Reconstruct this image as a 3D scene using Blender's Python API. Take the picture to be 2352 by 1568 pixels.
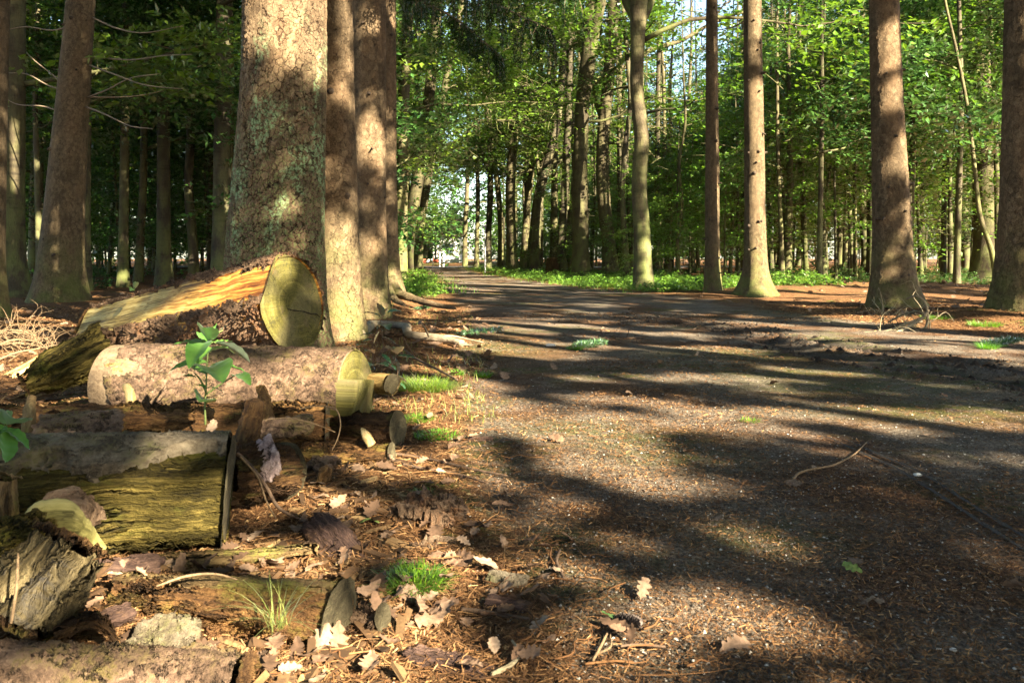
import bpy, math, random
import numpy as np
from math import radians, sin, cos, pi
for o in list(bpy.data.objects): bpy.data.objects.remove(o)
rng = np.random.default_rng(11); random.seed(11)
SC = bpy.context.scene; COL = SC.collection

# ------------------------------------------------------------ camera, sky, sun, exposure
H, FPX, CX, HY = 0.55, 1829.0, 1176.0, 592.0      # eye height (m), focal length, centre and horizon in 2352-px photo units
cam = bpy.data.cameras.new('camera'); cam_o = bpy.data.objects.new('camera', cam); COL.objects.link(cam_o)
cam_o.location = (0, 0, H); cam_o.rotation_euler = (radians(90), 0, 0)
cam.lens = 28; cam.sensor_width = 36; cam.shift_y = -192/2352
cam.clip_start = 0.05; cam.clip_end = 600
cam.dof.use_dof = True; cam.dof.focus_distance = 5.0; cam.dof.aperture_fstop = 16
SC.camera = cam_o
SUN_AZ, SUN_EL = radians(42), radians(28)         # sun to the right behind the camera
S_H = np.array([sin(SUN_AZ), -cos(SUN_AZ), 0.0])
S = S_H*cos(SUN_EL) + np.array([0, 0, sin(SUN_EL)])
E_A = np.array([cos(SUN_AZ), sin(SUN_AZ), 0.0])
E_B = -S_H*sin(SUN_EL) + np.array([0, 0, cos(SUN_EL)])
W = bpy.data.worlds.new('World'); SC.world = W; W.use_nodes = True
wn = W.node_tree
sky = wn.nodes.new('ShaderNodeTexSky'); sky.sky_type = 'NISHITA'; sky.sun_disc = False
sky.sun_elevation = SUN_EL; sky.sun_rotation = math.atan2(S_H[0], S_H[1]); sky.air_density = 1.0; sky.dust_density = 1.0; sky.ozone_density = 0.3
wn.links.new(sky.outputs[0], wn.nodes['Background'].inputs['Color']); wn.nodes['Background'].inputs['Strength'].default_value = 0.05
sun = bpy.data.lights.new('sun', 'SUN'); sun.energy = 5.0; sun.angle = radians(0.4); sun.color = (1.0, 0.86, 0.62)
sun_o = bpy.data.objects.new('sun', sun); COL.objects.link(sun_o)
from mathutils import Vector
sun_o.rotation_euler = Vector(S).to_track_quat('Z', 'Y').to_euler(); sun_o.location = (12, -12, 20)
SC.view_settings.view_transform = 'Standard'; SC.view_settings.look = 'None'
SC.view_settings.exposure = 3.42; SC.view_settings.gamma = 1
SC.render.engine = 'CYCLES'
cy = SC.cycles; cy.max_bounces = 5; cy.diffuse_bounces = 3; cy.glossy_bounces = 2; cy.transmission_bounces = 3; cy.transparent_max_bounces = 4
cy.use_denoising = True; cy.sample_clamp_indirect = 6.0

# ------------------------------------------------------------ noise and mesh helpers
def _h(ix, iy, iz, seed):
    n = (ix*374761393 + iy*668265263 + iz*2147483647 + seed*1274126177) & 0xFFFFFFFF
    n = ((n ^ (n >> 13))*1274126177) & 0xFFFFFFFF
    n = ((n ^ (n >> 16))*2246822519) & 0xFFFFFFFF
    return ((n ^ (n >> 15)) & 0xFFFFFF)/float(0xFFFFFF)
def vnoise(p, seed=0):
    p = np.asarray(p, float); i = np.floor(p).astype(np.int64); f = p - i; f = f*f*(3-2*f)
    x, y, z = i[..., 0], i[..., 1], i[..., 2]; r = 0
    for dx in (0, 1):
        wx = f[..., 0] if dx else 1-f[..., 0]
        for dy in (0, 1):
            wy = f[..., 1] if dy else 1-f[..., 1]
            for dz in (0, 1):
                wz = f[..., 2] if dz else 1-f[..., 2]
                r = r + wx*wy*wz*_h(x+dx, y+dy, z+dz, seed)
    return r
def fbm(p, oct=4, seed=0, gain=.5):
    p = np.asarray(p, float); a, s, t = 1.0, 0.0, 0.0
    for k in range(oct):
        s = s + a*(vnoise(p*(2.0**k)+k*17.3, seed+k)-.5); t += a; a *= gain
    return 2*s/t                                    # about -1..1
def v3(x, y, z=0.0):
    x, y = np.broadcast_arrays(np.asarray(x, float), np.asarray(y, float))
    return np.stack([x, y, np.broadcast_to(np.asarray(z, float), x.shape)], -1)
def nrm(v): return v/np.maximum(np.linalg.norm(v, axis=-1, keepdims=True), 1e-9)
def sstep(a, b, x): t = np.clip((x-a)/(b-a), 0, 1); return t*t*(3-2*t)

def mesh(name, verts, faces, mat, parent=None, loc=(0, 0, 0), smooth=True, attrs=None, local=False):
    """faces: (N,k) array or list of arrays with differing k. verts are world positions unless local."""
    verts = np.asarray(verts, float).reshape(-1, 3)
    if not local: verts = verts - np.asarray(loc, float)
    if not isinstance(faces, list): faces = [faces]
    faces = [np.asarray(f, np.int32) for f in faces if len(f)]
    me = bpy.data.meshes.new(name)
    nl = sum(f.size for f in faces); npoly = sum(len(f) for f in faces)
    me.vertices.add(len(verts)); me.vertices.foreach_set('co', verts.astype(np.float32).ravel())
    me.loops.add(nl); me.loops.foreach_set('vertex_index', np.concatenate([f.ravel() for f in faces]))
    me.polygons.add(npoly)
    tot = np.concatenate([np.full(len(f), f.shape[1], np.int32) for f in faces])
    me.polygons.foreach_set('loop_start', np.concatenate([[0], np.cumsum(tot)[:-1]]).astype(np.int32))
    me.polygons.foreach_set('loop_total', tot)
    me.polygons.foreach_set('use_smooth', np.full(npoly, bool(smooth)))
    if attrs:
        for k, v in attrs.items():
            v = np.asarray(v, np.float32)
            if v.ndim == 2: me.attributes.new(k, 'FLOAT_VECTOR', 'POINT').data.foreach_set('vector', v.ravel())
            else: me.attributes.new(k, 'FLOAT', 'POINT').data.foreach_set('value', v)
    me.update(calc_edges=True); me.validate()
    me.materials.append(mat)
    o = bpy.data.objects.new(name, me); COL.objects.link(o)
    if parent is not None: o.parent = parent
    else: o.location = loc
    return o
def tag(o, label, cat, group=None):
    o['label'] = label; o['category'] = cat
    if group: o['group'] = group
    return o
def thing(name, label, cat, loc=(0, 0, 0), group=None):
    o = bpy.data.objects.new(name, None); COL.objects.link(o); o.location = loc; o.empty_display_size = .2
    return tag(o, label, cat, group)
def kind(o, k): o['kind'] = k; return o
def link_copy(o, parent=None):
    c = o.copy(); COL.objects.link(c); c.parent = parent
    for ch in o.children: link_copy(ch, c)
    return c

def G(px, py, z=0.0):
    d = (H-z)*FPX/(py-HY); return np.array([(px-CX)/FPX*d, d, z])
def P(px, py, d): return np.array([(px-CX)/FPX*d, d, H-(py-HY)/FPX*d])
def PX(p):
    p = np.asarray(p, float); return CX+FPX*p[..., 0]/p[..., 1], HY-FPX*(p[..., 2]-H)/p[..., 1]

def resample(pts, n, rad=None):
    """smooth curve through pts: returns (n,3) and radii"""
    pts = np.asarray(pts, float); k = len(pts)
    seg = np.r_[0, np.cumsum(np.linalg.norm(np.diff(pts, axis=0), axis=1))]; t = np.linspace(0, seg[-1], n)
    m = np.gradient(pts, seg, axis=0) if k > 2 else np.repeat((pts[1:]-pts[:1])/seg[-1], 2, 0)
    i = np.clip(np.searchsorted(seg, t, side='right')-1, 0, k-2); h = (seg[i+1]-seg[i])[:, None]; u = ((t-seg[i])/(seg[i+1]-seg[i]))[:, None]
    out = (2*u**3-3*u**2+1)*pts[i]+(u**3-2*u**2+u)*h*m[i]+(-2*u**3+3*u**2)*pts[i+1]+(u**3-u**2)*h*m[i+1]
    return out if rad is None else (out, np.interp(t, seg, rad))
def frames(c):
    tg = nrm(np.gradient(c, axis=0)); ref = np.array([0, 0, 1.0]) if abs(tg[:, 2]).mean() < .8 else np.array([1.0, 0, 0])
    u = nrm(np.cross(np.cross(tg, ref), tg)); return tg, u, np.cross(tg, u)
def grid_faces(nr, ns, wrap=True, off=0):
    i = np.arange(nr-1)[:, None]; j = np.arange(ns if wrap else ns-1)[None]
    j2 = (j+1) % ns
    return np.stack([i*ns+j, i*ns+j2, (i+1)*ns+j2, (i+1)*ns+j], -1).reshape(-1, 4)+off
def tube(pts, rad, ns=6, n=None, rough=0.0, seed=0):
    """closed tapered tube: verts, quads, tris, gc(along, u, v)"""
    n = n or max(4, len(pts)*3)
    c, r = resample(pts, n, rad); tg, u, v = frames(c)
    th = np.arange(ns)*2*pi/ns
    rr = np.repeat(r[:, None], ns, 1)
    if rough: rr = rr*(1+rough*fbm(np.stack([np.repeat((np.arange(n)*.7)[:, None], ns, 1), np.cos(th)[None].repeat(n, 0)*1.5, np.sin(th)[None].repeat(n, 0)*1.5], -1), 3, seed))
    ring = c[:, None]+rr[..., None]*(np.cos(th)[None, :, None]*u[:, None]+np.sin(th)[None, :, None]*v[:, None])
    L = np.r_[0, np.cumsum(np.linalg.norm(np.diff(c, axis=0), axis=1))]
    gc = np.stack([np.repeat(L[:, None], ns, 1), rr*np.cos(th), rr*np.sin(th)], -1).reshape(-1, 3)
    V = np.vstack([ring.reshape(-1, 3), c[:1]-tg[:1]*r[0]*.2, c[-1:]+tg[-1:]*r[-1]*.2])
    gc = np.vstack([gc, [[0, 0, 0]], [[L[-1], 0, 0]]])
    a, b = n*ns, n*ns+1; j = np.arange(ns); j2 = (j+1) % ns
    tris = np.vstack([np.stack([np.full(ns, a), j2, j], -1), np.stack([np.full(ns, b), (n-1)*ns+j, (n-1)*ns+j2], -1)])
    return V, grid_faces(n, ns), tris, gc
class Acc:
    """collects pieces of ONE object"""
    def __init__(s): s.V, s.Q, s.T, s.A, s.n = [], [], [], {}, 0
    def add(s, V, Q=None, T=None, **attrs):
        s.V.append(np.asarray(V).reshape(-1, 3))
        if Q is not None and len(Q): s.Q.append(np.asarray(Q)+s.n)
        if T is not None and len(T): s.T.append(np.asarray(T)+s.n)
        for k, v in attrs.items(): s.A.setdefault(k, []).append(v)
        s.n += len(s.V[-1])
    def tube(s, pts, rad, ns=6, n=None, rough=0., seed=0):
        V, Q, T, gc = tube(pts, rad, ns, n, rough, seed); s.add(V, Q, T, gc=gc); return s
    def build(s, name, mat, parent=None, loc=(0, 0, 0), smooth=True, local=False):
        f = []
        if s.Q: f.append(np.vstack(s.Q))
        if s.T: f.append(np.vstack(s.T))
        return mesh(name, np.vstack(s.V), f, mat, parent, loc, smooth, {k: np.concatenate(v) for k, v in s.A.items()}, local)

# ------------------------------------------------------------ materials
class M:
    def __init__(s, name):
        s.m = bpy.data.materials.new(name); s.m.use_nodes = True; s.t = s.m.node_tree; s.t.nodes.clear()
        s.out = s.t.nodes.new('ShaderNodeOutputMaterial')
    def n(s, typ, ins=None, **props):
        nd = s.t.nodes.new('ShaderNode'+typ)
        for k, v in props.items(): setattr(nd, k, v)
        for k, v in (ins or {}).items():
            if isinstance(v, bpy.types.NodeSocket): s.t.links.new(v, nd.inputs[k])
            else: nd.inputs[k].default_value = v
        return nd
    def attr(s, name): return s.n('Attribute', attribute_name=name)
    def math(s, op, a, b=0.0, c=0.0, clamp=False):
        return s.n('Math', {0: a, 1: b, 2: c}, operation=op, use_clamp=clamp).outputs[0]
    def vmul(s, v, k): return s.n('VectorMath', {0: v, 1: k}, operation='MULTIPLY').outputs[0]
    def vadd(s, v, k): return s.n('VectorMath', {0: v, 1: k}, operation='ADD').outputs[0]
    def noise(s, vec, scale, detail=4, rough=.55, out=0, dist=0.0):
        return s.n('TexNoise', {'Vector': vec, 'Scale': scale, 'Detail': detail, 'Roughness': rough, 'Distortion': dist}).outputs[out]
    def vor(s, vec, scale, feature='F1', rand=1.0): return s.n('TexVoronoi', {'Vector': vec, 'Scale': scale, 'Randomness': rand}, feature=feature)
    def rng(s, x, a, b, c=0.0, d=1.0, smooth=False):
        return s.n('MapRange', {'Value': x, 'From Min': a, 'From Max': b, 'To Min': c, 'To Max': d}, clamp=True, interpolation_type='SMOOTHSTEP' if smooth else 'LINEAR').outputs[0]
    def ramp(s, x, stops):
        nd = s.n('ValToRGB', {'Fac': x}); e = nd.color_ramp.elements
        while len(e) < len(stops): e.new(.5)
        for el, (p, c) in zip(e, stops): el.position = p; el.color = (*c, 1)
        return nd.outputs[0]
    def mix(s, f, a, b, blend='MIX'):
        nd = s.n('Mix', data_type='RGBA', blend_type=blend)
        for idx, v in ((0, f), (6, a), (7, b)):
            if isinstance(v, bpy.types.NodeSocket): s.t.links.new(v, nd.inputs[idx])
            else: nd.inputs[idx].default_value = v if idx == 0 else ((*v, 1) if len(v) == 3 else v)
        return nd.outputs[2]
    def done(s, col, rough=.85, height=None, dist=.01, disp=False, spec=.25):
        b = s.n('BsdfPrincipled', {'Roughness': rough, 'Specular IOR Level': spec})
        if isinstance(col, bpy.types.NodeSocket): s.t.links.new(col, b.inputs['Base Color'])
        else: b.inputs['Base Color'].default_value = (*col, 1)
        s.t.links.new(b.outputs[0], s.out.inputs['Surface'])
        if height is not None:
            if disp:
                d = s.n('Displacement', {'Height': height, 'Midlevel': .5, 'Scale': dist}); s.t.links.new(d.outputs[0], s.out.inputs['Displacement']); s.m.displacement_method = 'BOTH'
            else:
                bp = s.n('Bump', {'Height': height, 'Distance': dist, 'Strength': 1.0}); s.t.links.new(bp.outputs[0], b.inputs['Normal'])
        return s.m

def mat_spruce(name, cols, crack, scale=22, lichen=0.0, depth=.012, disp=False, red=0.3, moss=0.0, cw=1.0):
    """scaly plates of uneven size; the cracks between them open and close along their length"""
    m = M(name); gc = m.attr('gc').outputs['Vector']
    w = m.vadd(m.vmul(m.noise(gc, 7, 3, out=1), (.10, .07, .07)), m.vmul(m.noise(gc, 60, 4, .7, out=1), (.024, .020, .020))); p = m.vmul(m.vadd(gc, w), (.62, 1, 1))
    e = m.vor(p, scale, 'DISTANCE_TO_EDGE').outputs['Distance']; c = m.vor(p, scale, 'F1').outputs['Color']
    e2 = m.vor(m.vadd(p, (.37, .11, .2)), scale*1.9, 'DISTANCE_TO_EDGE').outputs['Distance']
    fine = m.noise(gc, 110, 6, .72); mid = m.noise(gc, 24, 5, .65); big = m.noise(m.vmul(gc, (.5, 1, 1)), 5, 4, .6)
    gap = m.rng(m.noise(gc, 17, 4, .7), .40, .68, .004, .13*cw); cr = m.rng(m.math('DIVIDE', e, gap), 0.15, 1.0, smooth=True)
    gap2 = m.rng(m.noise(gc, 26, 4, .7), .46, .70, .004, .12*cw); cr2 = m.rng(m.math('DIVIDE', e2, gap2), 0.15, 1.0, smooth=True)
    pr = m.n('SeparateColor', {0: c}).outputs[0]
    f = m.math('ADD', m.math('MULTIPLY', fine, .55), m.math('ADD', m.math('MULTIPLY', mid, .35), m.math('MULTIPLY', pr, .14)))
    base = m.ramp(f, [(.36, cols[0]), (.52, cols[1]), (.70, cols[2])])
    base = m.mix(m.rng(big, .46, .66, 0, red), base, (.16, .092, .05))
    base = m.mix(m.rng(big, .5, .34, 0, .5), base, tuple(x*.55 for x in cols[0]))
    z = m.n('SeparateXYZ', {0: gc}).outputs[0]
    if lichen:
        a = m.rng(m.noise(m.vmul(gc, (.6, 1, 1)), 5.5, 4, .6), .50, .57); b = m.rng(m.noise(gc, 45, 6, .75), .48, .53)
        zz = m.math('MULTIPLY', m.rng(z, .25, .7), m.rng(z, 1.95, 1.5))
        base = m.mix(m.math('MULTIPLY', m.math('MULTIPLY', a, b), m.math('MULTIPLY', zz, lichen), clamp=True), base, m.mix(fine, (.10, .165, .075), (.29, .385, .215)))
        f2 = m.math('MULTIPLY', m.rng(m.noise(gc, 70, 5, .72), .50, .57), m.math('MULTIPLY', m.rng(z, 1.75, .5), .85*lichen), clamp=True)
        base = m.mix(f2, base, m.mix(mid, (.07, .10, .03), (.19, .24, .095)))
    if moss:
        base = m.mix(m.math('MULTIPLY', m.rng(m.noise(gc, 6, 4), .35, .6), m.rng(z, .9, .0, 0, moss)), base, m.mix(fine, (.05, .065, .012), (.15, .18, .05)))
    cc = m.math('MULTIPLY', cr, m.math('ADD', m.math('MULTIPLY', cr2, .45), .55))
    base = m.mix(m.math('MULTIPLY', m.math('SUBTRACT', 1.0, cc), m.rng(mid, .34, .56, .35, .95)), base, crack)
    hgt = m.math('ADD', m.math('MULTIPLY', cc, .5), m.math('ADD', m.math('MULTIPLY', pr, .2), m.math('ADD', m.math('MULTIPLY', fine, .45), m.math('MULTIPLY', mid, .35))))
    return m.done(base, .92, hgt, depth, disp, .15)
def mat_beech(name, cols, moss=.5, depth=.012):
    m = M(name); gc = m.attr('gc').outputs['Vector']; rnd = m.n('ObjectInfo').outputs['Random']
    n1 = m.noise(m.vadd(m.vmul(gc, (.55, 1, 1)), m.n('CombineXYZ', {0: m.math('MULTIPLY', rnd, 9)}).outputs[0]), 5, 5, .6); n2 = m.noise(m.vmul(gc, (.35, 1, 1)), 55, 4, .65)
    ring = m.noise(m.vmul(gc, (6, .8, .8)), 3.0, 4, .6)
    base = m.ramp(m.math('ADD', m.math('MULTIPLY', n1, .6), m.math('MULTIPLY', n2, .4)), [(.3, cols[0]), (.5, cols[1]), (.7, cols[2])])
    base = m.mix(m.rng(ring, .56, .66, 0, .55), base, tuple(x*.4 for x in cols[0]))
    z = m.n('SeparateXYZ', {0: gc}).outputs[0]
    base = m.mix(m.math('MULTIPLY', m.rng(n1, .4, .6), m.math('ADD', m.rng(z, 2.5, 0, 0, moss), moss*.4), clamp=True), base, (.10, .13, .03))
    v = m.n('HueSaturation', {'Color': base, 'Value': m.rng(rnd, 0, 1, .75, 1.25)}).outputs[0]
    return m.done(v, .85, m.math('ADD', n2, m.math('MULTIPLY', ring, .7)), depth)
def mat_leaf(name, c1, c2, trans=.5, gloss=.12, rough=.4):
    m = M(name); t = m.attr('tint').outputs['Fac']; r = m.n('ObjectInfo').outputs['Random']
    col = m.mix(t, c1, c2)
    col = m.n('HueSaturation', {'Color': col, 'Hue': m.rng(r, 0, 1, .485, .515), 'Value': m.rng(r, 0, 1, .85, 1.15)}).outputs[0]
    d = m.n('BsdfDiffuse', {'Color': col}).outputs[0]
    tc = m.mix(.5, col, m.n('HueSaturation', {'Color': col, 'Hue': .485, 'Saturation': 1.1, 'Value': 1.5}).outputs[0])
    tr = m.n('BsdfTranslucent', {'Color': tc}).outputs[0]
    sh = m.n('MixShader', {0: trans, 1: d, 2: tr}).outputs[0]
    g = m.n('BsdfGlossy', {'Color': (.9, .95, 1, 1), 'Roughness': rough}).outputs[0]
    fr = m.n('Fresnel', {'IOR': 1.4}).outputs[0]
    sh = m.n('MixShader', {0: m.math('MULTIPLY', fr, gloss*6), 1: sh, 2: g}).outputs[0]
    m.t.links.new(sh, m.out.inputs['Surface']); return m.m
def mat_wood(name, dark, mid, light, depth=.006, disp=False, freq=60, stain=None, rough=.85, stretch=(2.2, 1, 1), split=.6):
    """split or rotten wood: fibres, ridges and dark splits along the grain (gc.x is along it)"""
    m = M(name); gc = m.attr('gc').outputs['Vector']
    p = m.vadd(gc, m.vmul(m.noise(gc, 6, 4, .6, out=1), (.0, .05, .05)))
    s1 = m.noise(m.vmul(p, (stretch[0], freq*.8, freq*.8)), 1.0, 6, .72); s2 = m.noise(m.vmul(p, (stretch[0]*3, freq*4, freq*4)), 1.0, 4, .7)
    big = m.noise(m.vmul(p, (4, 13, 13)), 1.0, 5, .65); spk = m.noise(gc, 170, 4, .75)
    f = m.math('ADD', m.math('MULTIPLY', s1, .5), m.math('ADD', m.math('MULTIPLY', s2, .3), m.math('ADD', m.math('MULTIPLY', big, .25), m.math('MULTIPLY', spk, .12))))
    base = m.ramp(f, [(.46, dark), (.58, mid), (.72, light)])
    if stain: base = m.mix(m.math('MULTIPLY', m.rng(m.noise(m.vmul(gc, (1, 2, 2)), stain[1], 5, .65), stain[2], stain[3]), m.rng(spk, .35, .6)), base, stain[0])
    r1 = m.math('ABSOLUTE', m.math('SUBTRACT', m.noise(m.vmul(p, (stretch[0]*.8, freq*.45, freq*.45)), 1.0, 5, .6), .5))
    sp = m.math('MULTIPLY', m.rng(r1, .045, .0), m.rng(big, .42, .55))
    base = m.mix(m.math('MULTIPLY', sp, split+.3, clamp=True), base, tuple(x*.35 for x in dark))
    hgt = m.math('SUBTRACT', m.math('MULTIPLY', f, 1.3), m.math('MULTIPLY', sp, split*.6))
    return m.done(base, rough, hgt, depth, disp, .15)
def mat_cut(name, c0, c1, c2, depth=.003, rings=170, dark=(.03, .03, .015)):
    """weathered sawn end: faint year rings, saw scratches, checks and stains"""
    m = M(name); gc = m.attr('gc').outputs['Vector']
    p = m.vmul(gc, (0, 1, 1)); q = m.vadd(p, m.vmul(m.noise(p, 13, 4, .6, out=1), (0, .02, .02))); r = m.n('VectorMath', {0: q}, operation='LENGTH').outputs['Value']
    rg = m.noise(m.n('CombineXYZ', {0: m.math('MULTIPLY', r, rings)}).outputs[0], 1.0, 4, .7)
    big = m.noise(p, 9, 6, .68); sp = m.noise(p, 190, 5, .75); saw = m.noise(m.vmul(p, (0, 12, 240)), 1.0, 4, .7)
    f = m.math('ADD', m.math('MULTIPLY', big, .55), m.math('ADD', m.math('MULTIPLY', sp, .25), m.math('ADD', m.math('MULTIPLY', saw, .16), m.math('MULTIPLY', rg, .36))))
    base = m.ramp(f, [(.54, c0), (.66, c1), (.77, c2)])
    base = m.mix(m.rng(m.noise(p, 5.5, 4, .6), .46, .62, 0, .6), base, (c1[0]*.75, c1[1]*.72, c1[1]*.42))
    sep = m.n('SeparateXYZ', {0: p}); ang = m.math('ARCTAN2', sep.outputs[2], sep.outputs[1])
    chk = m.math('ABSOLUTE', m.math('SUBTRACT', m.noise(m.n('CombineXYZ', {0: m.math('MULTIPLY', ang, 2.2), 1: m.math('MULTIPLY', r, 5)}).outputs[0], 1.6, 3, .5), .5))
    base = m.mix(m.rng(chk, .012, .0, 0, .75), base, dark)
    base = m.mix(m.rng(m.noise(p, 70, 4, .7), .60, .70, 0, .7), base, dark)
    base = m.mix(m.rng(m.noise(m.vadd(p, (0, .4, .1)), 14, 5, .7), .56, .66, 0, .55), base, (.11, .085, .05))
    return m.done(base, .9, m.math('ADD', m.math('MULTIPLY', rg, .4), m.math('ADD', sp, m.math('MULTIPLY', saw, .6))), depth, False, .15)
def mat_plain(name, c0, c1, scale=30, depth=.004, rough=.85, spec=.25, coord='Object', disp=False):
    m = M(name); v = m.n('TexCoord').outputs[coord]
    n1 = m.noise(v, scale, 5, .65)
    return m.done(m.ramp(n1, [(.32, c0), (.68, c1)]), rough, n1, depth, disp, spec)
# ------------------------------------------------------------ ground and path
def _edge(lst):
    a = np.array([G(x, y) for x, y in lst]); i = np.argsort(a[:, 1]); return a[i, 1], a[i, 0]
LE = _edge([(1420, 1568), (1340, 1400), (1250, 1250), (1150, 1120), (1085, 1020), (1060, 930), (1062, 850), (1075, 780), (1066, 720), (1045, 675), (1010, 645), (985, 630), (966, 619), (957, 613)])
RE = _edge([(1050, 613), (1062, 619), (1120, 631), (1190, 641), (1290, 655), (1500, 678), (1650, 692), (1830, 722), (2500, 800)])
def path_left(y): return np.interp(y, np.r_[-30, 0, LE[0]], np.r_[-1.2, .25, LE[1]])
def path_right(y): return np.interp(y, np.r_[-30, 0, 3.0, RE[0]], np.r_[4.5, 5, 4.6, RE[1]])
def path_mask(x, y):
    w = fbm(v3(x*1.3, y*1.3), 3, 5)*(.10+.012*np.maximum(y, 0))
    k = .16+.006*np.maximum(y, 0)
    m = sstep(-k, k, x-path_left(y)+w)*sstep(-k, k, path_right(y)-x+w)
    return np.where(y > 49, 0, m)
RUTS = [(np.array([G(*p)[:2] for p in pl]), w, dp) for pl, w, dp in [
    ([(2500, 925), (2352, 884), (2200, 862), (2000, 838), (1860, 812), (1740, 778), (1640, 752), (1500, 735)], .09, .015),
    ([(2500, 880), (2352, 850), (2120, 822), (1940, 796), (1800, 772), (1700, 752)], .08, .013)]]
def _seg_d(x, y, pl):
    best = np.full(x.shape, 9.0)
    for a, b in zip(pl[:-1], pl[1:]):
        d = b-a; t = np.clip(((x-a[0])*d[0]+(y-a[1])*d[1])/(d@d), 0, 1)
        best = np.minimum(best, np.hypot(x-a[0]-t*d[0], y-a[1]-t*d[1]))
    return best
MOUNDS = [(6.6, 12.2, 3.0, 2.0, .17), (4.3, 9.2, .7, .7, .06), (3.6, 11.4, .8, .6, .06), (6.6, 8.1, 1.2, 1.0, .08), (4.4, 6.7, 1.0, .9, .12), (-1.2, 1.9, .6, .5, .03),
          (-1.75, 9.9, .7, .7, .10), (-1.35, 5.2, .8, .7, .06), (-5.6, 10, 1, 1, .06)]
def terrain(x, y):
    sh = np.broadcast(x, y).shape; x, y = np.broadcast_arrays(np.atleast_1d(np.asarray(x, float)), np.atleast_1d(np.asarray(y, float))); m = path_mask(x, y)
    z = .05*fbm(v3(x*.25, y*.25), 2, 3)*(1-m)*np.minimum(1, np.abs(y)/6)
    for cx_, cy_, sx, sy, h in MOUNDS: z = z+h*np.exp(-((x-cx_)/sx)**2-((y-cy_)/sy)**2)*(1-.6*m)
    z = z+(1-m)*(.022*fbm(v3(x*3.1, y*3.1), 4, 9))+m*.008*fbm(v3(x*4, y*4), 3, 21)
    near = (y < 14) & (y > .8) & (x > 0) & (x < 8)
    if near.any():
        xx, yy = x[near], y[near]; dz = 0
        for pl, w, dp in RUTS:
            d = _seg_d(xx, yy, pl); clod = .25+2.4*np.abs(fbm(v3(xx*9, yy*9), 4, 33, .65))
            dz = dz-dp*np.exp(-(d/w)**2)+dp*.9*np.exp(-((d-w*2)/(w*.8))**2)*clod
        z = z.copy(); z[near] += dz
    return z.reshape(sh)
def ground_z(x, y): return float(terrain(np.array([x]), np.array([y]))[0])

def mat_ground():
    m = M('forest_floor'); co = m.n('TexCoord').outputs['Object']; pa = m.attr('path').outputs['Fac']; rut = m.attr('rut').outputs['Fac']
    w = m.vadd(co, m.vmul(m.noise(co, 40, 3, out=1), (.03, .03, .03)))
    nA = m.noise(w, 85, 5, .75); nB = m.noise(m.vmul(co, (1, .55, 1)), 210, 4, .75); nC = m.noise(co, 18, 5, .6); nL = m.noise(co, 1.7, 4, .55); nM = m.noise(co, 5, 4, .6)
    f = m.math('ADD', m.math('MULTIPLY', nA, .55), m.math('MULTIPLY', nB, .45))
    lit = m.ramp(f, [(.36, (.018, .011, .007)), (.46, (.075, .036, .016)), (.54, (.19, .095, .040)), (.66, (.36, .23, .12))])
    lit = m.mix(m.rng(m.math('ADD', nL, m.math('MULTIPLY', nM, .5)), .7, .95, 0, .5), lit, (.045, .027, .018))
    gr = m.ramp(f, [(.36, (.020, .016, .013)), (.46, (.085, .068, .053)), (.55, (.19, .155, .12)), (.70, (.40, .33, .26))])
    need = m.rng(m.math('ADD', nL, m.math('MULTIPLY', nC, .25)), .60, .72)           # needle drifts lying on the gravel
    need = m.math('MAXIMUM', need, m.math('MULTIPLY', m.attr('brown').outputs['Fac'], m.rng(m.math('ADD', nM, m.math('MULTIPLY', nC, .5)), .5, .85)))
    gr = m.mix(m.math('MULTIPLY', need, .85), gr, m.ramp(f, [(.38, (.02, .011, .006)), (.5, (.085, .040, .018)), (.66, (.27, .14, .065))]))
    moss = m.math('MULTIPLY', m.rng(m.noise(m.vadd(co, (4.1, 2.3, 0)), .9, 4, .6), .54, .64), m.rng(nC, .42, .55))
    moss_c = m.ramp(f, [(.38, (.02, .025, .006)), (.55, (.085, .10, .022)), (.7, (.19, .19, .06))])
    moss = m.math('MAXIMUM', moss, m.math('MULTIPLY', m.attr('moss').outputs['Fac'], m.rng(m.math('ADD', nC, m.math('MULTIPLY', nM, .6)), .62, .86)))
    gr = m.mix(m.math('MULTIPLY', moss, .8), gr, moss_c)
    gr = m.mix(m.rng(nM, .42, .62, 0, .35), gr, (.028, .022, .018))
    lit = m.mix(m.math('MULTIPLY', m.rng(m.noise(m.vadd(co, (9, 1, 0)), 1.6, 4, .6), .58, .66), m.rng(nC, .45, .6)), lit, moss_c)
    vv = m.vor(co, 55); peb = m.math('LESS_THAN', vv.outputs['Distance'], .16); pr = m.n('SeparateColor', {0: vv.outputs['Color']}).outputs[0]
    peb = m.math('MULTIPLY', peb, m.math('GREATER_THAN', pr, .92))
    gr = m.mix(peb, gr, (.42, .39, .35))
    edge = m.rng(m.math('ADD', pa, m.math('MULTIPLY', m.math('SUBTRACT', nC, .5), .9)), .3, .7)
    base = m.mix(edge, lit, gr)
    base = m.mix(m.math('MULTIPLY', rut, .75), base, (.022, .019, .018))
    gr_a = m.attr('verge').outputs['Fac']
    base = m.mix(m.math('MULTIPLY', gr_a, .8), base, m.mix(nA, (.02, .035, .008), (.07, .10, .02)))
    hgt = m.math('ADD', m.math('MULTIPLY', nA, .6), m.math('ADD', m.math('MULTIPLY', nB, .4), m.math('MULTIPLY', nC, .7)))
    return m.done(base, .95, hgt, .02, spec=.1)
MAT_GROUND = mat_ground()
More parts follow.
